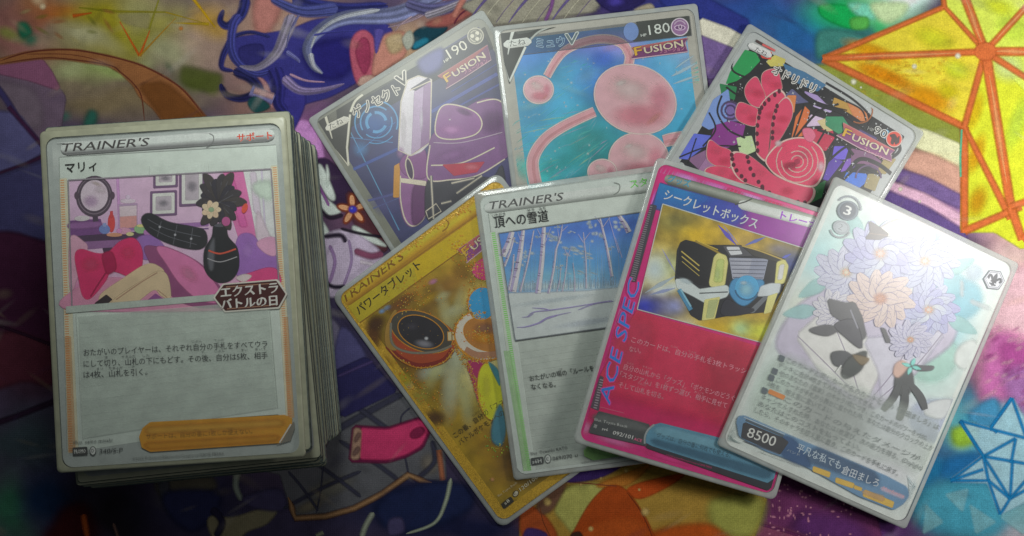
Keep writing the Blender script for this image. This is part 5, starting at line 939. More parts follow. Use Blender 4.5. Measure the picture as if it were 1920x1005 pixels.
R = random.Random(21)
for x, y, rx, ry in ((470, 310, 46, 20), (510, 345, 50, 18), (600, 392, 60, 18), (650, 420, 60, 16), (700, 450, 40, 12), (350, 440, 40, 22), (262, 350, 30, 16), (720, 250, 30, 26), (750, 310, 40, 30), (880, 260, 40, 22), (830, 400, 30, 12), (520, 500, 40, 14), (640, 540, 50, 10), (720, 545, 40, 8), (400, 330, 24, 10), (300, 480, 26, 16), (520, 270, 26, 8), (600, 300, 22, 8)):
    for k in range(6): p.glow(x + R.gauss(0, rx * .5), y + R.gauss(0, ry * .5), rx * R.uniform(.3, .6), ry * R.uniform(.4, .8), (206, 220, 224), .85, 15, n=10, up=k == 0)
def birch(a, b, w0, w1, c=(208, 204, 208), sh=(132, 124, 152)):
    m = ((a[0] + b[0]) / 2 + 6, (a[1] + b[1]) / 2); p.line([a, m, b], w0, c, True, w1=w1); p.line([(a[0] - w0 * .28, a[1]), (m[0] - (w0 + w1) * .14, m[1]), (b[0] - w1 * .3, b[1])], w0 * .4, sh, True, w1=w1 * .35)
    for k in range(int(4 + w0 / 6)):
        t_ = R.random(); x, y = a[0] + (b[0] - a[0]) * t_, a[1] + (b[1] - a[1]) * t_; p.line([(x - w0 * .3, y), (x + w0 * .2, y + 3)], 2.5, (90, 74, 100), up=k == 0)
for i in range(60):
    x = R.uniform(235, 1000); y0 = 656 - (x - 230) * .05; h = R.uniform(60, 320); p.line([(x, y0), (x + R.uniform(-8, 8), y0 - h)], R.uniform(1.5, 4), [(150, 186, 206), (176, 196, 206), (120, 160, 196)][i % 3], w1=1, alpha=.75, up=i % 6 == 0)
for i in range(90): x = R.uniform(230, 1000); p.line([(x, 650 - (x - 230) * .06), (x + 1, 600 - (x - 230) * .05 + R.uniform(-20, 20))], R.uniform(2, 6), (128, 140, 150), alpha=.5, up=i % 10 == 0)
for a, b, w0, w1 in (((196, 440), (252, 296), 40, 30), ((206, 500), (262, 330), 16, 10), ((255, 650), (318, 288), 44, 20), ((232, 640), (262, 430), 14, 8), ((404, 660), (440, 270), 34, 22), ((466, 660), (512, 400), 16, 10), ((512, 400), (548, 256), 10, 5), ((300, 650), (380, 290), 12, 6), ((548, 650), (578, 420), 8, 4), ((690, 630), (672, 300), 9, 4), ((840, 560), (770, 220), 18, 10), ((940, 300), (880, 200), 34, 20), ((620, 650), (610, 480), 7, 3), ((516, 650), (540, 500), 7, 3)): birch(a, b, w0, w1)
for pts in ([(440, 380), (470, 300), (480, 276)], [(425, 330), (400, 280)], [(540, 300), (580, 262)], [(530, 340), (520, 280)], [(672, 360), (640, 310)], [(675, 350), (712, 300)], [(580, 440), (600, 390)], [(575, 430), (560, 390)], [(775, 250), (740, 205)], [(780, 280), (830, 210)], [(880, 420), (820, 210)], [(900, 450), (860, 330)], [(300, 340), (285, 300)]): p.line(pts, 5, (164, 160, 186), True, w1=2)
for pts, w_ in (([(280, 860), (340, 855), (420, 830), (470, 800), (600, 770)], 8), ([(410, 832), (460, 806), (520, 790)], 9), ([(340, 800), (380, 770), (480, 758), (640, 735), (840, 700)], 6), ([(370, 745), (440, 750), (480, 760)], 5), ([(640, 758), (740, 720), (860, 705)], 6), ([(310, 800), (350, 796), (380, 776)], 4)): p.line(pts, 2, (120, 110, 150), True, mid=w_)
for a, b in (((172, 306), (1124, 164)), ((1124, 164), (1220, 802)), ((1220, 802), (270, 937)), ((270, 937), (172, 306))): p.line([a, b], 6, (92, 96, 100))
p.line([(270, 942), (1220, 808)], 5, (60, 62, 64))
p.grp('name_bar'); p.pill((90, 160), (1130, 22), 64, [(150, 154, 150), (176, 182, 178), (182, 188, 182), (172, 176, 172), (146, 150, 146), (116, 120, 116), (96, 100, 96)]); p.pill((94, 156), (866, 50), 56, [(196, 200, 196), (202, 206, 202), (194, 198, 194), (172, 176, 172), (140, 144, 140), (112, 114, 112)]); p.line([(852, 8), (884, 20), (880, 58), (850, 80)], 5, (100, 104, 100), True)
p.grp('lettering'); p.text("TRAINER'S", (110, 168), (548, 112), 66, (64, 64, 64), .022, .34); p.text('頂への雪道', (150, 270), (468, 230), 76, (22, 22, 24), .02, res=4)
for t_, a, b, z_ in (('いただき', (134, 211), (214, 201), 24), ('ゆき', (344, 180), (384, 175), 22), ('みち', (410, 171), (452, 165), 22)): p.text(t_, a, b, z_, (50, 52, 52), .006, res=1)
p.text('スタジアム', (950, 38), (1220, -2), 56, (84, 150, 66), .03, 0, (.03, (206, 214, 204)))
p.view(780, 640, 2.791)
p.text('おたがいの場の「ルールを持つ', (597, 207), (990, 141), 34, (40, 42, 42), .014); p.text('なくなる。', (604, 251), (732, 236), 34, (40, 42, 42), .014); p.text('ば', (754, 152), (766, 150), 16, (60, 62, 62), .004, res=1)
p.grp('rule_bar'); p.pill((876, 585), (1300, 520), 90, [(96, 130, 80), (130, 170, 104), (120, 160, 96), (90, 126, 74)])
p.grp('rarity_mark'); p.poly([(602, 612), (664, 603), (667, 638), (605, 648)], (58, 60, 60)); p.ell(690, 614, 15, 22, (160, 164, 160), ol=(3, (60, 62, 62)))
p.grp('lettering'); p.text('s6H', (610, 640), (658, 633), 30, (176, 180, 176), .016, res=1); p.text('E', (684, 624), (696, 622), 24, (60, 60, 60), .012, res=1); p.text('069/070', (716, 623), (818, 608), 29, (60, 62, 62), .016); p.text('U', (833, 605), (846, 603), 20, (30, 30, 30), .03); p.text('Illus. Oswaldo KATO', (602, 595), (794, 562), 24, (66, 68, 68), .004, res=1); p.text('©2021 Pokémon/Nintendo/Creatures', (866, 640), (1100, 606), 16, (90, 92, 92), .002, res=1)
p.build(p.body)

# ---- magenta foil card with a chest
p = sleeved_card('magenta bordered foil card with a dark treasure chest picture', 6.286, -1.905, -16.701, -.078, -.0045, .8054, border=(172, 38, 104), gain=2.1, rim_r=.2, base_ink=M_FOIL)
p.view(1060, 290, 1.546)
for x, y, rx, ry, c, rot in ((250, 130, 26, 30, (236, 110, 220), 0), (232, 200, 20, 36, (230, 90, 190), 0), (350, 70, 40, 14, (240, 150, 236), 18), (440, 95, 50, 14, (240, 120, 210), 18), (540, 125, 60, 14, (240, 160, 240), 18), (640, 155, 50, 14, (246, 120, 160), 18), (490, 110, 30, 12, (220, 40, 110), 18), (600, 140, 30, 12, (226, 40, 110), 18), (210, 270, 16, 40, (236, 120, 200), 15), (190, 330, 16, 26, (206, 60, 150), 15), (150, 460, 14, 40, (230, 120, 190), 15), (120, 560, 14, 40, (200, 60, 140), 15), (80, 700, 14, 60, (226, 90, 160), 15), (60, 790, 20, 20, (226, 130, 180), 0), (140, 830, 60, 12, (220, 110, 170), 16), (300, 880, 80, 12, (190, 50, 120), 16), (480, 930, 60, 12, (180, 44, 110), 16)): p.glow(x, y, rx * 1.3, ry * 1.3, tuple(min(255, v * 1.1) for v in c), 1.0, rot)  # foil highlights along the magenta border, painted as pink spots and streaks
for i in range(40):
    t_ = i / 40; x, y = 268 + 440 * t_, 48 + 128 * t_; p.line([(x, y), (x + 6, y + 4), (x + 16, y - 16)], .4, (250, 190, 250), mid=3, alpha=.5, up=i == 0)
p.grp('name_bar', M_FOIL); p.view(1190, 320, 3.14)
p.poly([(150, 70), (1060, 330), (1010, 480), (96, 220)], (60, 60, 110)); p.bar([(146, 74), (600, 205), (560, 340), (110, 215)], [(30, 100, 150), (34, 90, 146), (40, 76, 136)]); p.soft([(560, 190), (1060, 320), (1010, 470), (520, 330)], (116, 40, 122), 90); p.soft([(420, 150), (640, 210), (600, 330), (380, 280)], (48, 66, 150), 90, .8); p.glow(380, 160, 90, 40, (50, 110, 190), .6, 16)
p.pill((176, 44), (1080, 302), 62, [(70, 74, 68), (110, 116, 106), (126, 130, 122), (110, 114, 106), (82, 84, 78), (58, 60, 58)]); p.pill((610, 194), (1080, 318), 58, [(150, 156, 152), (190, 196, 192), (196, 200, 196), (180, 184, 180), (150, 154, 150), (120, 124, 120)]); p.line([(690, 165), (650, 184), (590, 200)], 6, (50, 52, 50), True)
p.grp('lettering'); p.text('グッズ', (192, 62), (322, 96), 46, (52, 122, 146), .03, 0, (.03, (70, 90, 96))); p.text('トレーナーズ', (856, 280), (1190, 376), 54, (150, 70, 190), .03, 0, (.03, (220, 190, 230))); p.text('シークレットボックス', (168, 164), (714, 340), 70, (206, 212, 214), .024, 0, (.02, (60, 70, 120)))
p.grp('picture', M_FOIL)
Q = [(164, 196), (1010, 462), (868, 1044), (14, 816)]
p.paint(Q, 60, 50, blobs((134, 112, 40), [(240, 300, 170, 90, (96, 92, 50), .9), (380, 380, 150, 80, (176, 146, 24), .95), (640, 420, 120, 60, (150, 126, 66), .7), (120, 580, 130, 130, (190, 204, 206), 1.0), (220, 560, 70, 90, (140, 150, 110), .7), (60, 800, 170, 100, (40, 46, 140), 1.0), (230, 800, 100, 80, (110, 116, 160), .9), (200, 690, 120, 34, (206, 220, 226), .9, -20), (930, 560, 130, 120, (40, 54, 116), .95), (840, 460, 80, 40, (90, 86, 100), .8), (480, 940, 170, 70, (180, 150, 30), .95), (760, 950, 130, 70, (170, 176, 46), .95), (620, 930, 70, 60, (140, 176, 140), .8), (300, 900, 90, 50, (170, 166, 150), .8)], .2, 60, 50, 12))
for a, b, w_, c in (((490, 320), (600, 440), 26, (110, 100, 230)), ((520, 320), (610, 430), 8, (190, 190, 250)), ((650, 440), (770, 390), 20, (120, 140, 240)), ((160, 460), (240, 600), 10, (190, 190, 240)), ((60, 720), (240, 620), 26, (190, 206, 220)), ((90, 730), (240, 690), 20, (150, 160, 200)), ((860, 520), (920, 490), 18, (120, 130, 240))): p.line([a, ((a[0] + b[0]) / 2, (a[1] + b[1]) / 2), b], 2, c, mid=w_, alpha=.8)
p.grp('chest_print')
DK, GL = (30, 31, 36), (168, 164, 104)
p.soft([(250, 470), (270, 424), (300, 410), (440, 440), (620, 440), (760, 490), (880, 520), (900, 580), (870, 700), (790, 830), (560, 850), (480, 866), (380, 880), (330, 850), (250, 680), (238, 640)], DK, 6, smooth=False)
p.poly([(268, 428), (300, 408), (480, 480), (540, 500), (530, 680), (440, 680), (380, 670), (252, 610)], (24, 24, 28)); p.line([(356, 414), (470, 470), (530, 510)], 12, (120, 100, 34), True); p.line([(370, 414), (490, 466)], 5, (190, 166, 60))
for i in range(3): p.line([(274 + i * 2, 474 + i * 30), (380, 560 + i * 30)], [6, 5, 3][i], (168, 150, 76))
p.soft([(468, 510), (490, 486), (536, 502), (546, 540), (528, 670), (512, 686), (446, 680), (440, 660)], GL, 8, smooth=False); p.soft([(484, 524), (526, 520), (516, 656), (464, 656)], (150, 160, 96), 14, smooth=False); p.glow(486, 610, 20, 50, (190, 204, 140), .8)
p.poly([(556, 514), (784, 520), (756, 640), (576, 636)], (116, 120, 136)); p.poly([(560, 518), (690, 520), (660, 640), (578, 636)], (166, 168, 180), alpha=.6)
for i in range(5): p.line([(562 + i * 4, 532 + i * 24), (778 - i * 6, 536 + i * 24)], 4, (80, 82, 96))
p.poly([(520, 446), (620, 440), (690, 500), (560, 506)], (60, 60, 66)); p.poly([(540, 450), (612, 450), (632, 490), (566, 496)], (160, 162, 166)); p.line([(550, 470), (624, 468)], 4, (60, 60, 64))
p.poly([(626, 440), (740, 470), (880, 520), (850, 540), (700, 500)], (46, 45, 42)); p.line([(630, 442), (740, 474), (870, 524)], 8, (150, 130, 70), True)
p.soft([(838, 540), (880, 524), (902, 560), (880, 660), (826, 668)], GL, 8, smooth=False); p.soft([(852, 556), (882, 548), (868, 640), (838, 644)], (190, 190, 190), 10, smooth=False)
p.soft([(240, 640), (300, 640), (380, 700), (540, 676), (560, 700), (540, 740), (420, 780), (350, 740), (250, 690)], (176, 184, 184), 8, smooth=False); p.line([(380, 722), (548, 714)], 6, (70, 74, 76)); p.glow(300, 650, 50, 20, (206, 220, 226), .8, 20)
p.soft([(560, 700), (590, 640), (660, 650), (750, 650), (740, 700), (690, 760), (640, 790), (590, 760)], (56, 112, 150), 14); p.ell(660, 690, 70, 72, (64, 130, 166)); p.glow(655, 700, 60, 60, (140, 190, 206), .9); p.glow(640, 660, 30, 16, (190, 216, 226), .8); arc(p, 660, 690, 70, 20, 170, 8, (40, 80, 110))
p.soft([(740, 680), (800, 662), (860, 664), (850, 720), (780, 740), (720, 740)], (170, 176, 180), 10, smooth=False); p.poly([(560, 820), (680, 816), (760, 740), (790, 740), (700, 836), (570, 834)], (84, 88, 94))
p.poly([(412, 760), (500, 744), (470, 870), (396, 880)], GL); p.poly([(436, 766), (490, 760), (462, 862), (420, 868)], (140, 146, 100)); p.poly([(784, 740), (840, 720), (800, 832), (760, 842)], GL); p.line([(260, 700), (330, 820)], 26, (60, 110, 140)); p.line([(270, 700), (330, 800)], 10, (130, 180, 200)); p.soft([(540, 760), (620, 800), (700, 820), (600, 850), (510, 840)], (34, 34, 44), 10)
for a, b in (((164, 196), (1010, 462)), ((164, 196), (14, 816)), ((14, 816), (868, 1044))): p.line([a, b], 5, (176, 180, 170))
p.grp('text_box', M_FOIL); p.view(1060, 290, 1.546)
p.poly([(206, 452), (560, 556), (560, 700), (490, 800), (480, 850), (70, 740), (100, 640)], (172, 44, 74)); p.soft([(80, 690), (300, 740), (470, 790), (460, 860), (60, 760)], (196, 38, 96), 60, .9); p.soft([(160, 480), (260, 500), (200, 640), (120, 640)], (188, 60, 90), 50, .7); p.soft([(420, 560), (540, 580), (500, 760), (400, 720)], (150, 46, 66), 80, .6)
p.poly([(232, 140), (264, 148), (204, 368), (182, 366)], (56, 54, 62)); ticks(p, (238, 146), (186, 366), 36, 14, 3, (110, 104, 110), (1, .25), .4)
p.poly([(66, 730), (100, 640), (110, 645), (96, 742)], (70, 60, 70)); ticks(p, (100, 650), (80, 738), 12, 10, 3, (130, 120, 126), (1, .25), .4)
p.grp('lettering', M_FOIL); p.text('ACE SPEC', (128, 726), (216, 372), 50, (48, 112, 190), .012, .3, (.06, (206, 66, 150)))
p.view(1080, 600, 3.35); p.grp('lettering')
TP_ = (222, 150, 166)
for t_, a, b in (('このカードは、自分の手札を3枚トラッシュしなければ', (344, 136), (1300, 402)), ('ない。', (330, 194), (404, 208)), ('自分の山札から「グッズ」「ポケモンのどうぐ」', (296, 306), (1010, 512)), ('「スタジアム」を1枚ずつ選び、相手に見せて', (272, 352), (942, 552)), ('そして山札を切る。', (264, 418), (546, 496))): p.text(t_, a, b, 40, TP_, .012)
for t_, a, b in (('じぶん', (594, 168), (640, 180)), ('てふだ', (700, 200), (752, 213)), ('まい', (836, 240), (862, 247)), ('じぶん', (320, 272), (362, 284)), ('やまふだ', (416, 296), (476, 312)), ('まい', (556, 402), (580, 408)), ('えら', (660, 428), (690, 436)), ('あいて', (740, 454), (800, 470)), ('やまふだ', (384, 400), (440, 416))): p.text(t_, a, b, 15, TP_, .003, res=1)
p.grp('rule_bar'); p.poly([(142, 572), (460, 656), (440, 790), (84, 706), (90, 680)], (58, 60, 62)); p.soft([(160, 590), (420, 650), (420, 700), (130, 630)], (84, 86, 86), 40, .8); p.line([(150, 545), (300, 584)], 3, (226, 120, 150)); p.poly([(450, 780), (1280, 1010), (1300, 960), (1260, 1060), (1200, 1070), (440, 800)], (40, 40, 46))
p.poly([(436, 730), (450, 690), (480, 660), (530, 646), (1100, 790), (1330, 850), (1330, 900), (1270, 1000), (1200, 1020), (480, 790), (440, 770)], (70, 110, 130)); p.soft([(480, 680), (540, 660), (1300, 866), (1290, 910), (500, 720)], (96, 136, 152), 30, .8, smooth=False); p.line([(430, 776), (432, 730), (452, 688), (490, 656)], 12, (120, 126, 128), True); p.soft([(470, 740), (1240, 950), (1200, 1000), (480, 780)], (52, 84, 104), 30, .7, smooth=False)
p.grp('lettering'); p.text('グッズは、自分の番に何枚でも使える。', (504, 732), (966, 864), 36, (40, 62, 74), .014); p.text('Illus. Toyste Beach', (114, 630), (318, 676), 24, (150, 152, 150), .004, res=1); p.text('sv6', (160, 690), (198, 698), 26, (186, 186, 184), .014, res=1); p.text('092/101', (228, 716), (352, 748), 34, (206, 206, 204), .02, .05, (.02, (60, 60, 62))); p.text('ACE', (360, 754), (410, 766), 26, (230, 110, 150), .04); p.text('H', (112, 672), (124, 676), 26, (60, 60, 62), .02, 0, (.08, (196, 196, 194))); p.text('©2024 Pokémon/Nintendo/Creatures/GAME FREAK', (560, 850), (850, 932), 16, (150, 50, 90), .002, res=1)
p.build(p.body)

# ---- pale card: lavender blossom, dark ribbons, teal sky
p = sleeved_card('white card with a lavender blossom picture and the number 8500', 11.133, -2.659, -24.379, -.08, -.015, .5335, border=(206, 212, 208), gain=1.4, rnd=.3)
p.mm(); p.grp('picture')
p.paint([(1.5, 1.5), (61.5, 1.5), (61.5, 86.5), (1.5, 86.5)], 60, 80, blobs((206, 214, 210), [(8, 14, 9, 10, (176, 208, 204), .8), (4, 24, 7, 10, (150, 196, 200), .8), (18, 8, 8, 6, (186, 214, 206), .7), (22, 14, 8, 4, (172, 206, 196), .7), (56, 6, 10, 6, (206, 216, 220), .8), (50, 20, 7, 9, (146, 198, 212), .9), (44, 12, 4, 7, (216, 204, 186), .8), (54, 28, 6, 8, (160, 206, 214), .9), (56, 40, 8, 10, (196, 216, 214), .8), (50, 44, 8, 8, (172, 206, 196), .7), (20, 50, 16, 14, (176, 174, 192), .7), (24, 66, 13, 12, (150, 150, 152), .9), (48, 60, 12, 12, (186, 186, 206), .7), (52, 72, 10, 12, (206, 206, 212), .8), (8, 66, 8, 12, (176, 196, 186), .7), (44, 74, 12, 8, (186, 188, 192), .6), (6, 40, 6, 8, (206, 212, 196), .8)], .05, 8, 8, 4))
p.view(1320, 300, 1.425)
for x, y, r_, c in ((690, 370, 52, (140, 196, 212)), (650, 330, 44, (150, 200, 212)), (720, 300, 20, (190, 208, 222)), (606, 520, 70, (170, 206, 196))): p.soft([(x + r_ * math.cos(a), y + r_ * math.sin(a)) for a in np.linspace(0, 6.28, 12, endpoint=False)], c, 26, .8)
p.soft([(684, 320), (694, 324), (694, 368), (684, 364)], (232, 238, 240), 10, .6, smooth=False); p.soft([(712, 370), (768, 392), (764, 404), (710, 384)], (232, 238, 240), 10, .6, smooth=False); p.soft([(680, 500), (720, 480), (740, 520), (700, 560), (670, 540)], (226, 232, 230), 16)
p.soft([(560, 660), (620, 640), (720, 660), (650, 760), (560, 720)], (196, 204, 226), 20, .8); p.soft([(600, 650), (660, 640), (640, 690), (590, 680)], (226, 230, 232), 10)
# white shell and lavender petals
p.grp('blossom_print')
R = random.Random(31)
p.soft([(200, 500), (250, 400), (330, 350), (420, 330), (640, 400), (660, 480), (560, 560), (470, 650), (400, 640), (300, 560)], (180, 174, 192), 18)
p.soft([(250, 470), (330, 400), (430, 470), (470, 560), (430, 640), (380, 610), (310, 560)], (224, 224, 222), 14, smooth=False); p.soft([(470, 560), (430, 480), (560, 470), (640, 460), (560, 570), (480, 645)], (202, 200, 214), 14, smooth=False)
for a, b in (((250, 470), (410, 630)), ((330, 400), (420, 640)), ((560, 470), (440, 645)), ((640, 460), (460, 645))): p.line([a, ((a[0] + b[0]) / 2 + 8, (a[1] + b[1]) / 2 + 6), b], 2, (150, 142, 160), True)
PC = [(178, 180, 212), (192, 196, 224), (170, 172, 206), (202, 208, 230), (184, 188, 218), (160, 160, 196)]
def bloom(x, y, r_, tint, mid, ph):
    for q, (n_, rr) in enumerate(((13, 1.), (11, .78), (9, .54))):
        for k in range(n_):
            a = ph + q * .3 + k * 6.2832 / n_ + R.uniform(-.06, .06); L_ = r_ * rr * R.uniform(.92, 1.06); ca, sa = math.cos(a), math.sin(a) * .88
            pts = [(x + 4 * ca, y + 4 * sa), (x + L_ * .5 * math.cos(a - .08), y + L_ * .44 * math.sin(a - .08)), (x + L_ * math.cos(a + .05), y + L_ * .88 * math.sin(a + .05))]
            c0 = tuple(v * (1.0 + .05 * q) for v in PC[(k + q) % 6]) if tint is None else tuple(v * (1 - .04 * ((k + q) % 3)) for v in tint)
            p.line(pts, r_ * .12, (150, 148, 182), True, w1=r_ * .05, mid=r_ * .46 * (.7 + .3 * rr), alpha=.5); p.line(pts, r_ * .1, tuple(min(255, v * 1.12) for v in c0), True, w1=r_ * .04, mid=r_ * .41 * (.7 + .3 * rr), alpha=.95, col1=c0)
            p.line(pts, .6, (160, 158, 190), True, mid=1.6, alpha=.45)
    p.glow(x, y, r_ * .26, r_ * .22, mid, .95)
    for k in range(7): p.ell(x + r_ * .1 * math.cos(k * .9), y + r_ * .08 * math.sin(k * .9), 2.4, 2.4, (196, 150, 126))
for x, y, a in ((330, 320, 2.6), (640, 300, -.4), (650, 420, .5), (300, 400, 3.0), (420, 210, -2.0), (600, 220, -1.0)): p.soft([(x, y), (x + 40 * math.cos(a - .5), y + 40 * math.sin(a - .5)), (x + 90 * math.cos(a), y + 90 * math.sin(a)), (x + 40 * math.cos(a + .5), y + 40 * math.sin(a + .5))], (150, 190, 190), 8, .8)
bloom(380, 300, 88, (206, 208, 228), (226, 214, 190), .3); bloom(600, 400, 84, None, (220, 206, 196), .9); bloom(590, 270, 92, (200, 206, 232), (224, 210, 196), .1); bloom(350, 400, 62, (222, 220, 228), (224, 206, 186), .5); bloom(470, 250, 100, None, (226, 206, 196), .6); bloom(470, 370, 92, (234, 214, 208), (228, 178, 160), .2); bloom(550, 480, 60, (206, 204, 224), (220, 206, 190), .7)
p.soft([(452, 205), (470, 180), (520, 158), (580, 160), (602, 190), (560, 206), (500, 204)], (226, 226, 218), 6); p.line([(470, 180), (520, 158), (580, 160)], 2, (176, 170, 170), True)
p.soft([(440, 164), (462, 176), (492, 200), (468, 212), (430, 210), (444, 194)], (92, 86, 88), 4, smooth=False); p.line([(440, 196), (490, 202)], 3, (130, 116, 110))
p.grp('dark_ribbon_print')
BK = (92, 92, 96)
p.soft([(330, 372), (380, 384), (400, 380), (420, 420), (432, 470), (410, 490), (384, 440), (340, 412)], BK, 6, smooth=False); p.soft([(284, 450), (330, 440), (360, 452), (330, 470), (290, 462)], BK, 6); p.soft([(350, 440), (400, 430), (420, 500), (376, 470)], (86, 86, 92), 6); p.line([(390, 400), (410, 450)], 5, (130, 130, 140)); p.soft([(470, 446), (484, 450), (498, 486), (486, 490)], BK, 5, smooth=False)
p.soft([(340, 515), (376, 510), (400, 530), (370, 552), (345, 545)], (84, 86, 90), 6); p.soft([(376, 540), (400, 520), (434, 512), (420, 560), (380, 584), (366, 570)], (76, 80, 80), 8); p.soft([(396, 520), (440, 530), (420, 548)], (120, 106, 84), 8); p.line([(366, 548), (352, 566)], 4, (210, 212, 210))
p.soft([(545, 545), (580, 548), (612, 550), (606, 562), (570, 562)], BK, 4); p.soft([(520, 560), (550, 556), (560, 600), (540, 630), (512, 620), (508, 590)], (84, 86, 88), 8)
for a, b, m in (((520, 600), (478, 668), 12), ((536, 610), (520, 694), 14), ((552, 600), (590, 666), 13)): p.line([a, ((a[0] + b[0]) / 2 + 6, (a[1] + b[1]) / 2), b], 14, (84, 86, 88), True, w1=4, mid=m + 8)
p.soft([(510, 545), (530, 535), (545, 550), (520, 580), (505, 572)], (226, 190, 176), 8, .9)
for a in range(4): t_ = math.radians(90 * a + 20); p.soft([(553, 551), (553 + 14 * math.cos(t_ - .5), 551 + 12 * math.sin(t_ - .5)), (553 + 30 * math.cos(t_), 551 + 26 * math.sin(t_)), (553 + 14 * math.cos(t_ + .5), 551 + 12 * math.sin(t_ + .5))], (126, 198, 190), 5, smooth=False)
p.soft([(290, 640), (360, 610), (440, 650), (430, 740), (350, 770), (290, 740)], (146, 146, 152), 60, .45)
# level marks and crest
p.grp('level_mark'); p.view(1540, 340, 7.178)
for k in range(13):
    a = -2.3 + k * .19; p.ell(355 + 170 * math.cos(a), 380 + 178 * math.sin(a), 20, 15, (118, 126, 136), math.degrees(a) + 90, alpha=.9)
for k in range(11):
    a = .5 + k * .24; p.ell(250 + 132 * math.cos(a), 640 + 116 * math.sin(a), 20, 14, (138, 144, 150), math.degrees(a) + 90, alpha=.9)
p.ell(262, 620, 112, 90, (138, 146, 152), 20); arc(p, 262, 620, 96, 0, 360, 6, (176, 184, 190)); p.ell(262, 620, 84, 66, (152, 160, 166), 20)
p.ell(350, 395, 140, 130, (78, 90, 104)); arc(p, 350, 395, 124, 0, 360, 8, (126, 140, 152)); p.ell(350, 392, 96, 94, (62, 72, 86)); arc(p, 350, 395, 110, 0, 360, 6, (92, 106, 120))
p.grp('lettering'); p.text('3', (286, 434), (372, 466), 170, (232, 236, 234), .03, 0, (.02, (50, 58, 70))); p.text('2', (206, 640), (268, 664), 120, (120, 128, 134), .02, 0, (.03, (190, 198, 202)))
p.view(1700, 420, 1.718); p.grp('crest'); HX = [(280 + 34 * math.cos(math.radians(60 * k + 6)), 180 + 33 * math.sin(math.radians(60 * k + 6))) for k in range(6)]
p.poly(HX, (226, 228, 236), ol=(3, (90, 92, 104))); p.line([(280 + 28 * math.cos(math.radians(60 * k + 6)), 180 + 27 * math.sin(math.radians(60 * k + 6))) for k in range(7)], 1.6, (110, 112, 124))
BKK = (54, 56, 66); ro = math.radians(24); fl = lambda P_: [(280 + x * math.cos(ro) - y * math.sin(ro), 180 + x * math.sin(ro) + y * math.cos(ro)) for x, y in P_]
p.poly(fl([(0, -22), (6, -10), (4, 4), (0, 12), (-4, 4), (-6, -10)]), BKK, True)
for q in (-1, 1): p.line(fl([(q * 4, 8), (q * 8, -2), (q * 16, -10), (q * 21, -3), (q * 17, 3)]), 5, BKK, True, w1=5, mid=7); p.line(fl([(q * 1, 10), (q * 5, 16), (q * 11, 14)]), 4, BKK, True)
p.poly(fl([(-10, 5), (10, 5), (10, 9), (-10, 9)]), BKK); p.poly(fl([(0, 8), (4, 16), (0, 21), (-4, 16)]), BKK, True)
# rules text
p.grp('text_box'); p.view(1320, 300, 1.425)
p.soft([(205, 520), (640, 716), (590, 830), (140, 690), (130, 660)], (196, 206, 198), 30, .35, smooth=False)
p.grp('lettering'); LN = [('このカードと同じカード名のカードとこの「倉田ましろ」は', 445), ('デッキに合計4枚まで入れることができる。', 280), ('他のあなたの《音楽》のキャラ1枚につき、このカードのパワーを+500。', 432), ('このカードが手札から舞台に置かれた時、あなたは自分のクロックの上から', 470), ('1枚を、控え室に置いてよい。', 190), ('(1) このカードの与えたダメージが', 440), ('キャンセルされた時、あなたは1枚選び、次の能力を得る。(Daylight)', 470), ('あなたはこのコストを払ってよい。', 300), ('したら、そのキャラを控え室に置き、このカードを手札に戻す。', 420)]
ex_, ey_ = (math.cos(ro), math.sin(ro)), (-.47, .883)
for i, (t_, ln) in enumerate(LN):
    x, y = 206 + ey_[0] * 19.5 * i, 530 + ey_[1] * 19.5 * i + 4; off = 12 if i in (0, 2, 3, 5) else 0
    p.text(t_, (x + off, y + off * .45), (x + off + ex_[0] * ln, y + off * .45 + ex_[1] * ln), 16.5, (112, 118, 118), .008)
    if off:
        if i == 5: p.poly([(x + 14, y - 8), (x + 56, y + 10), (x + 50, y + 20), (x + 10, y + 2)], (214, 140, 84))
        p.poly([(x - 4, y - 14), (x + 9, y - 8), (x + 4, y + 6), (x - 9, y)], (96, 104, 110))
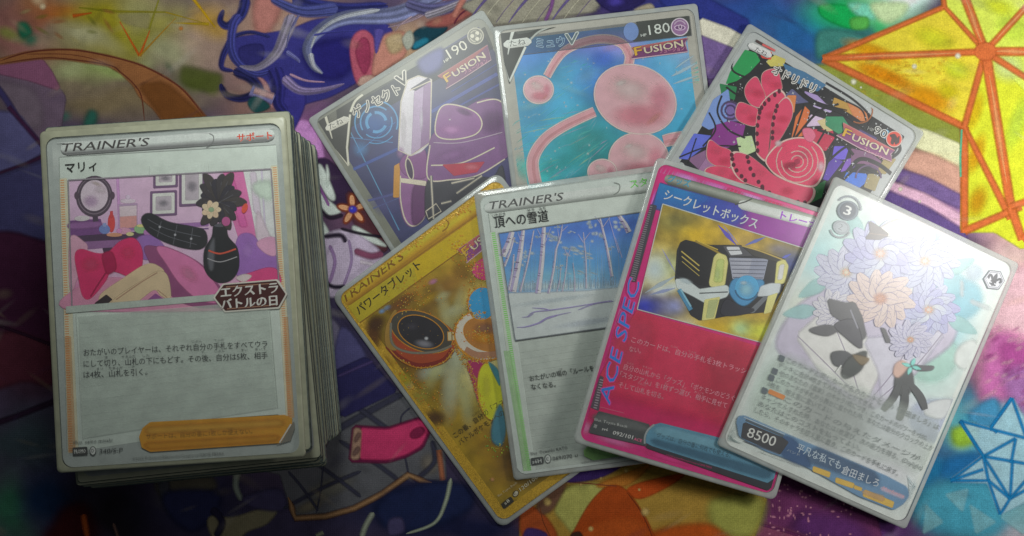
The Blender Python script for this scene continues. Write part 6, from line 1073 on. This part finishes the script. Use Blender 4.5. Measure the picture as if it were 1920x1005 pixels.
# title bar
p.grp('title_bar'); p.view(1340, 760, 4.37)
for k in range(22): p.line([(150 + 8 * k % 60, 60 + 9 * k), (90 + k * 2, 150 + 6 * k), (100 + 6 * k, 290 + k)], 2, (146, 160, 160), True, mid=4, alpha=.6, up=k == 0)
p.soft([(180, 130), (190, 92), (240, 86), (560, 226), (1400, 580), (1570, 670), (1584, 740), (1540, 800), (1460, 850), (1180, 740), (700, 470), (420, 370), (200, 250)], (104, 136, 166), 16, smooth=False); p.soft([(820, 330), (1340, 560), (1330, 660), (700, 440)], (84, 104, 130), 60, .8, smooth=False); p.soft([(540, 260), (660, 290), (780, 500), (560, 420)], (70, 96, 134), 40, .8)
p.poly([(230, 150), (250, 140), (550, 262), (600, 300), (530, 400), (214, 260)], (66, 66, 70)); p.line([(236, 96), (570, 236)], 5, (190, 200, 204)); p.line([(250, 118), (560, 250)], 16, (84, 92, 98)); p.line([(240, 290), (520, 395)], 8, (90, 96, 110))
for q in ([(804, 498), (944, 548), (934, 588), (800, 536)], [(990, 590), (1140, 640), (1128, 676), (986, 628)], [(1140, 650), (1206, 674), (1198, 702), (1136, 682)], [(1226, 690), (1464, 790), (1450, 836), (1210, 740)]): p.soft(q, (222, 186, 96), 8, smooth=False)
p.soft([(1360, 660), (1560, 740), (1540, 770), (1350, 690)], (206, 196, 214), 20, .7, smooth=False); p.soft([(1210, 690), (1390, 740), (1380, 790), (1200, 720)], (190, 160, 120), 20, .7, smooth=False)
for k in range(16): p.line([(1560 + 6 * k, 840 - 26 * k % 200), (1620 - 3 * k, 720 - 10 * k), (1640 + 4 * k, 600 + 12 * k)], 2, (180, 192, 196), True, mid=3, alpha=.6, up=k == 0)
p.grp('lettering'); p.text('8500', (256, 252), (482, 336), 112, (232, 234, 230), .012, 0, (.02, (44, 44, 48)), 4); p.text('平凡な私でも', (660, 366), (1020, 520), 76, (190, 204, 214), .012, 0, (.01, (90, 104, 124))); p.text('倉田ましろ', (1030, 548), (1330, 666), 76, (206, 214, 222), .012, 0, (.01, (90, 104, 124))); p.text('Morfonica', (1366, 686), (1540, 756), 40, (224, 170, 180), .01, .2); p.text('©BanG Dream! Project', (360, 380), (700, 505), 18, (150, 154, 150), .0, res=1); p.text('バンド', (586, 372), (690, 416), 26, (150, 160, 170), .002, res=1)
p.build(p.body)

bpy.data.objects.remove(TXT_O)
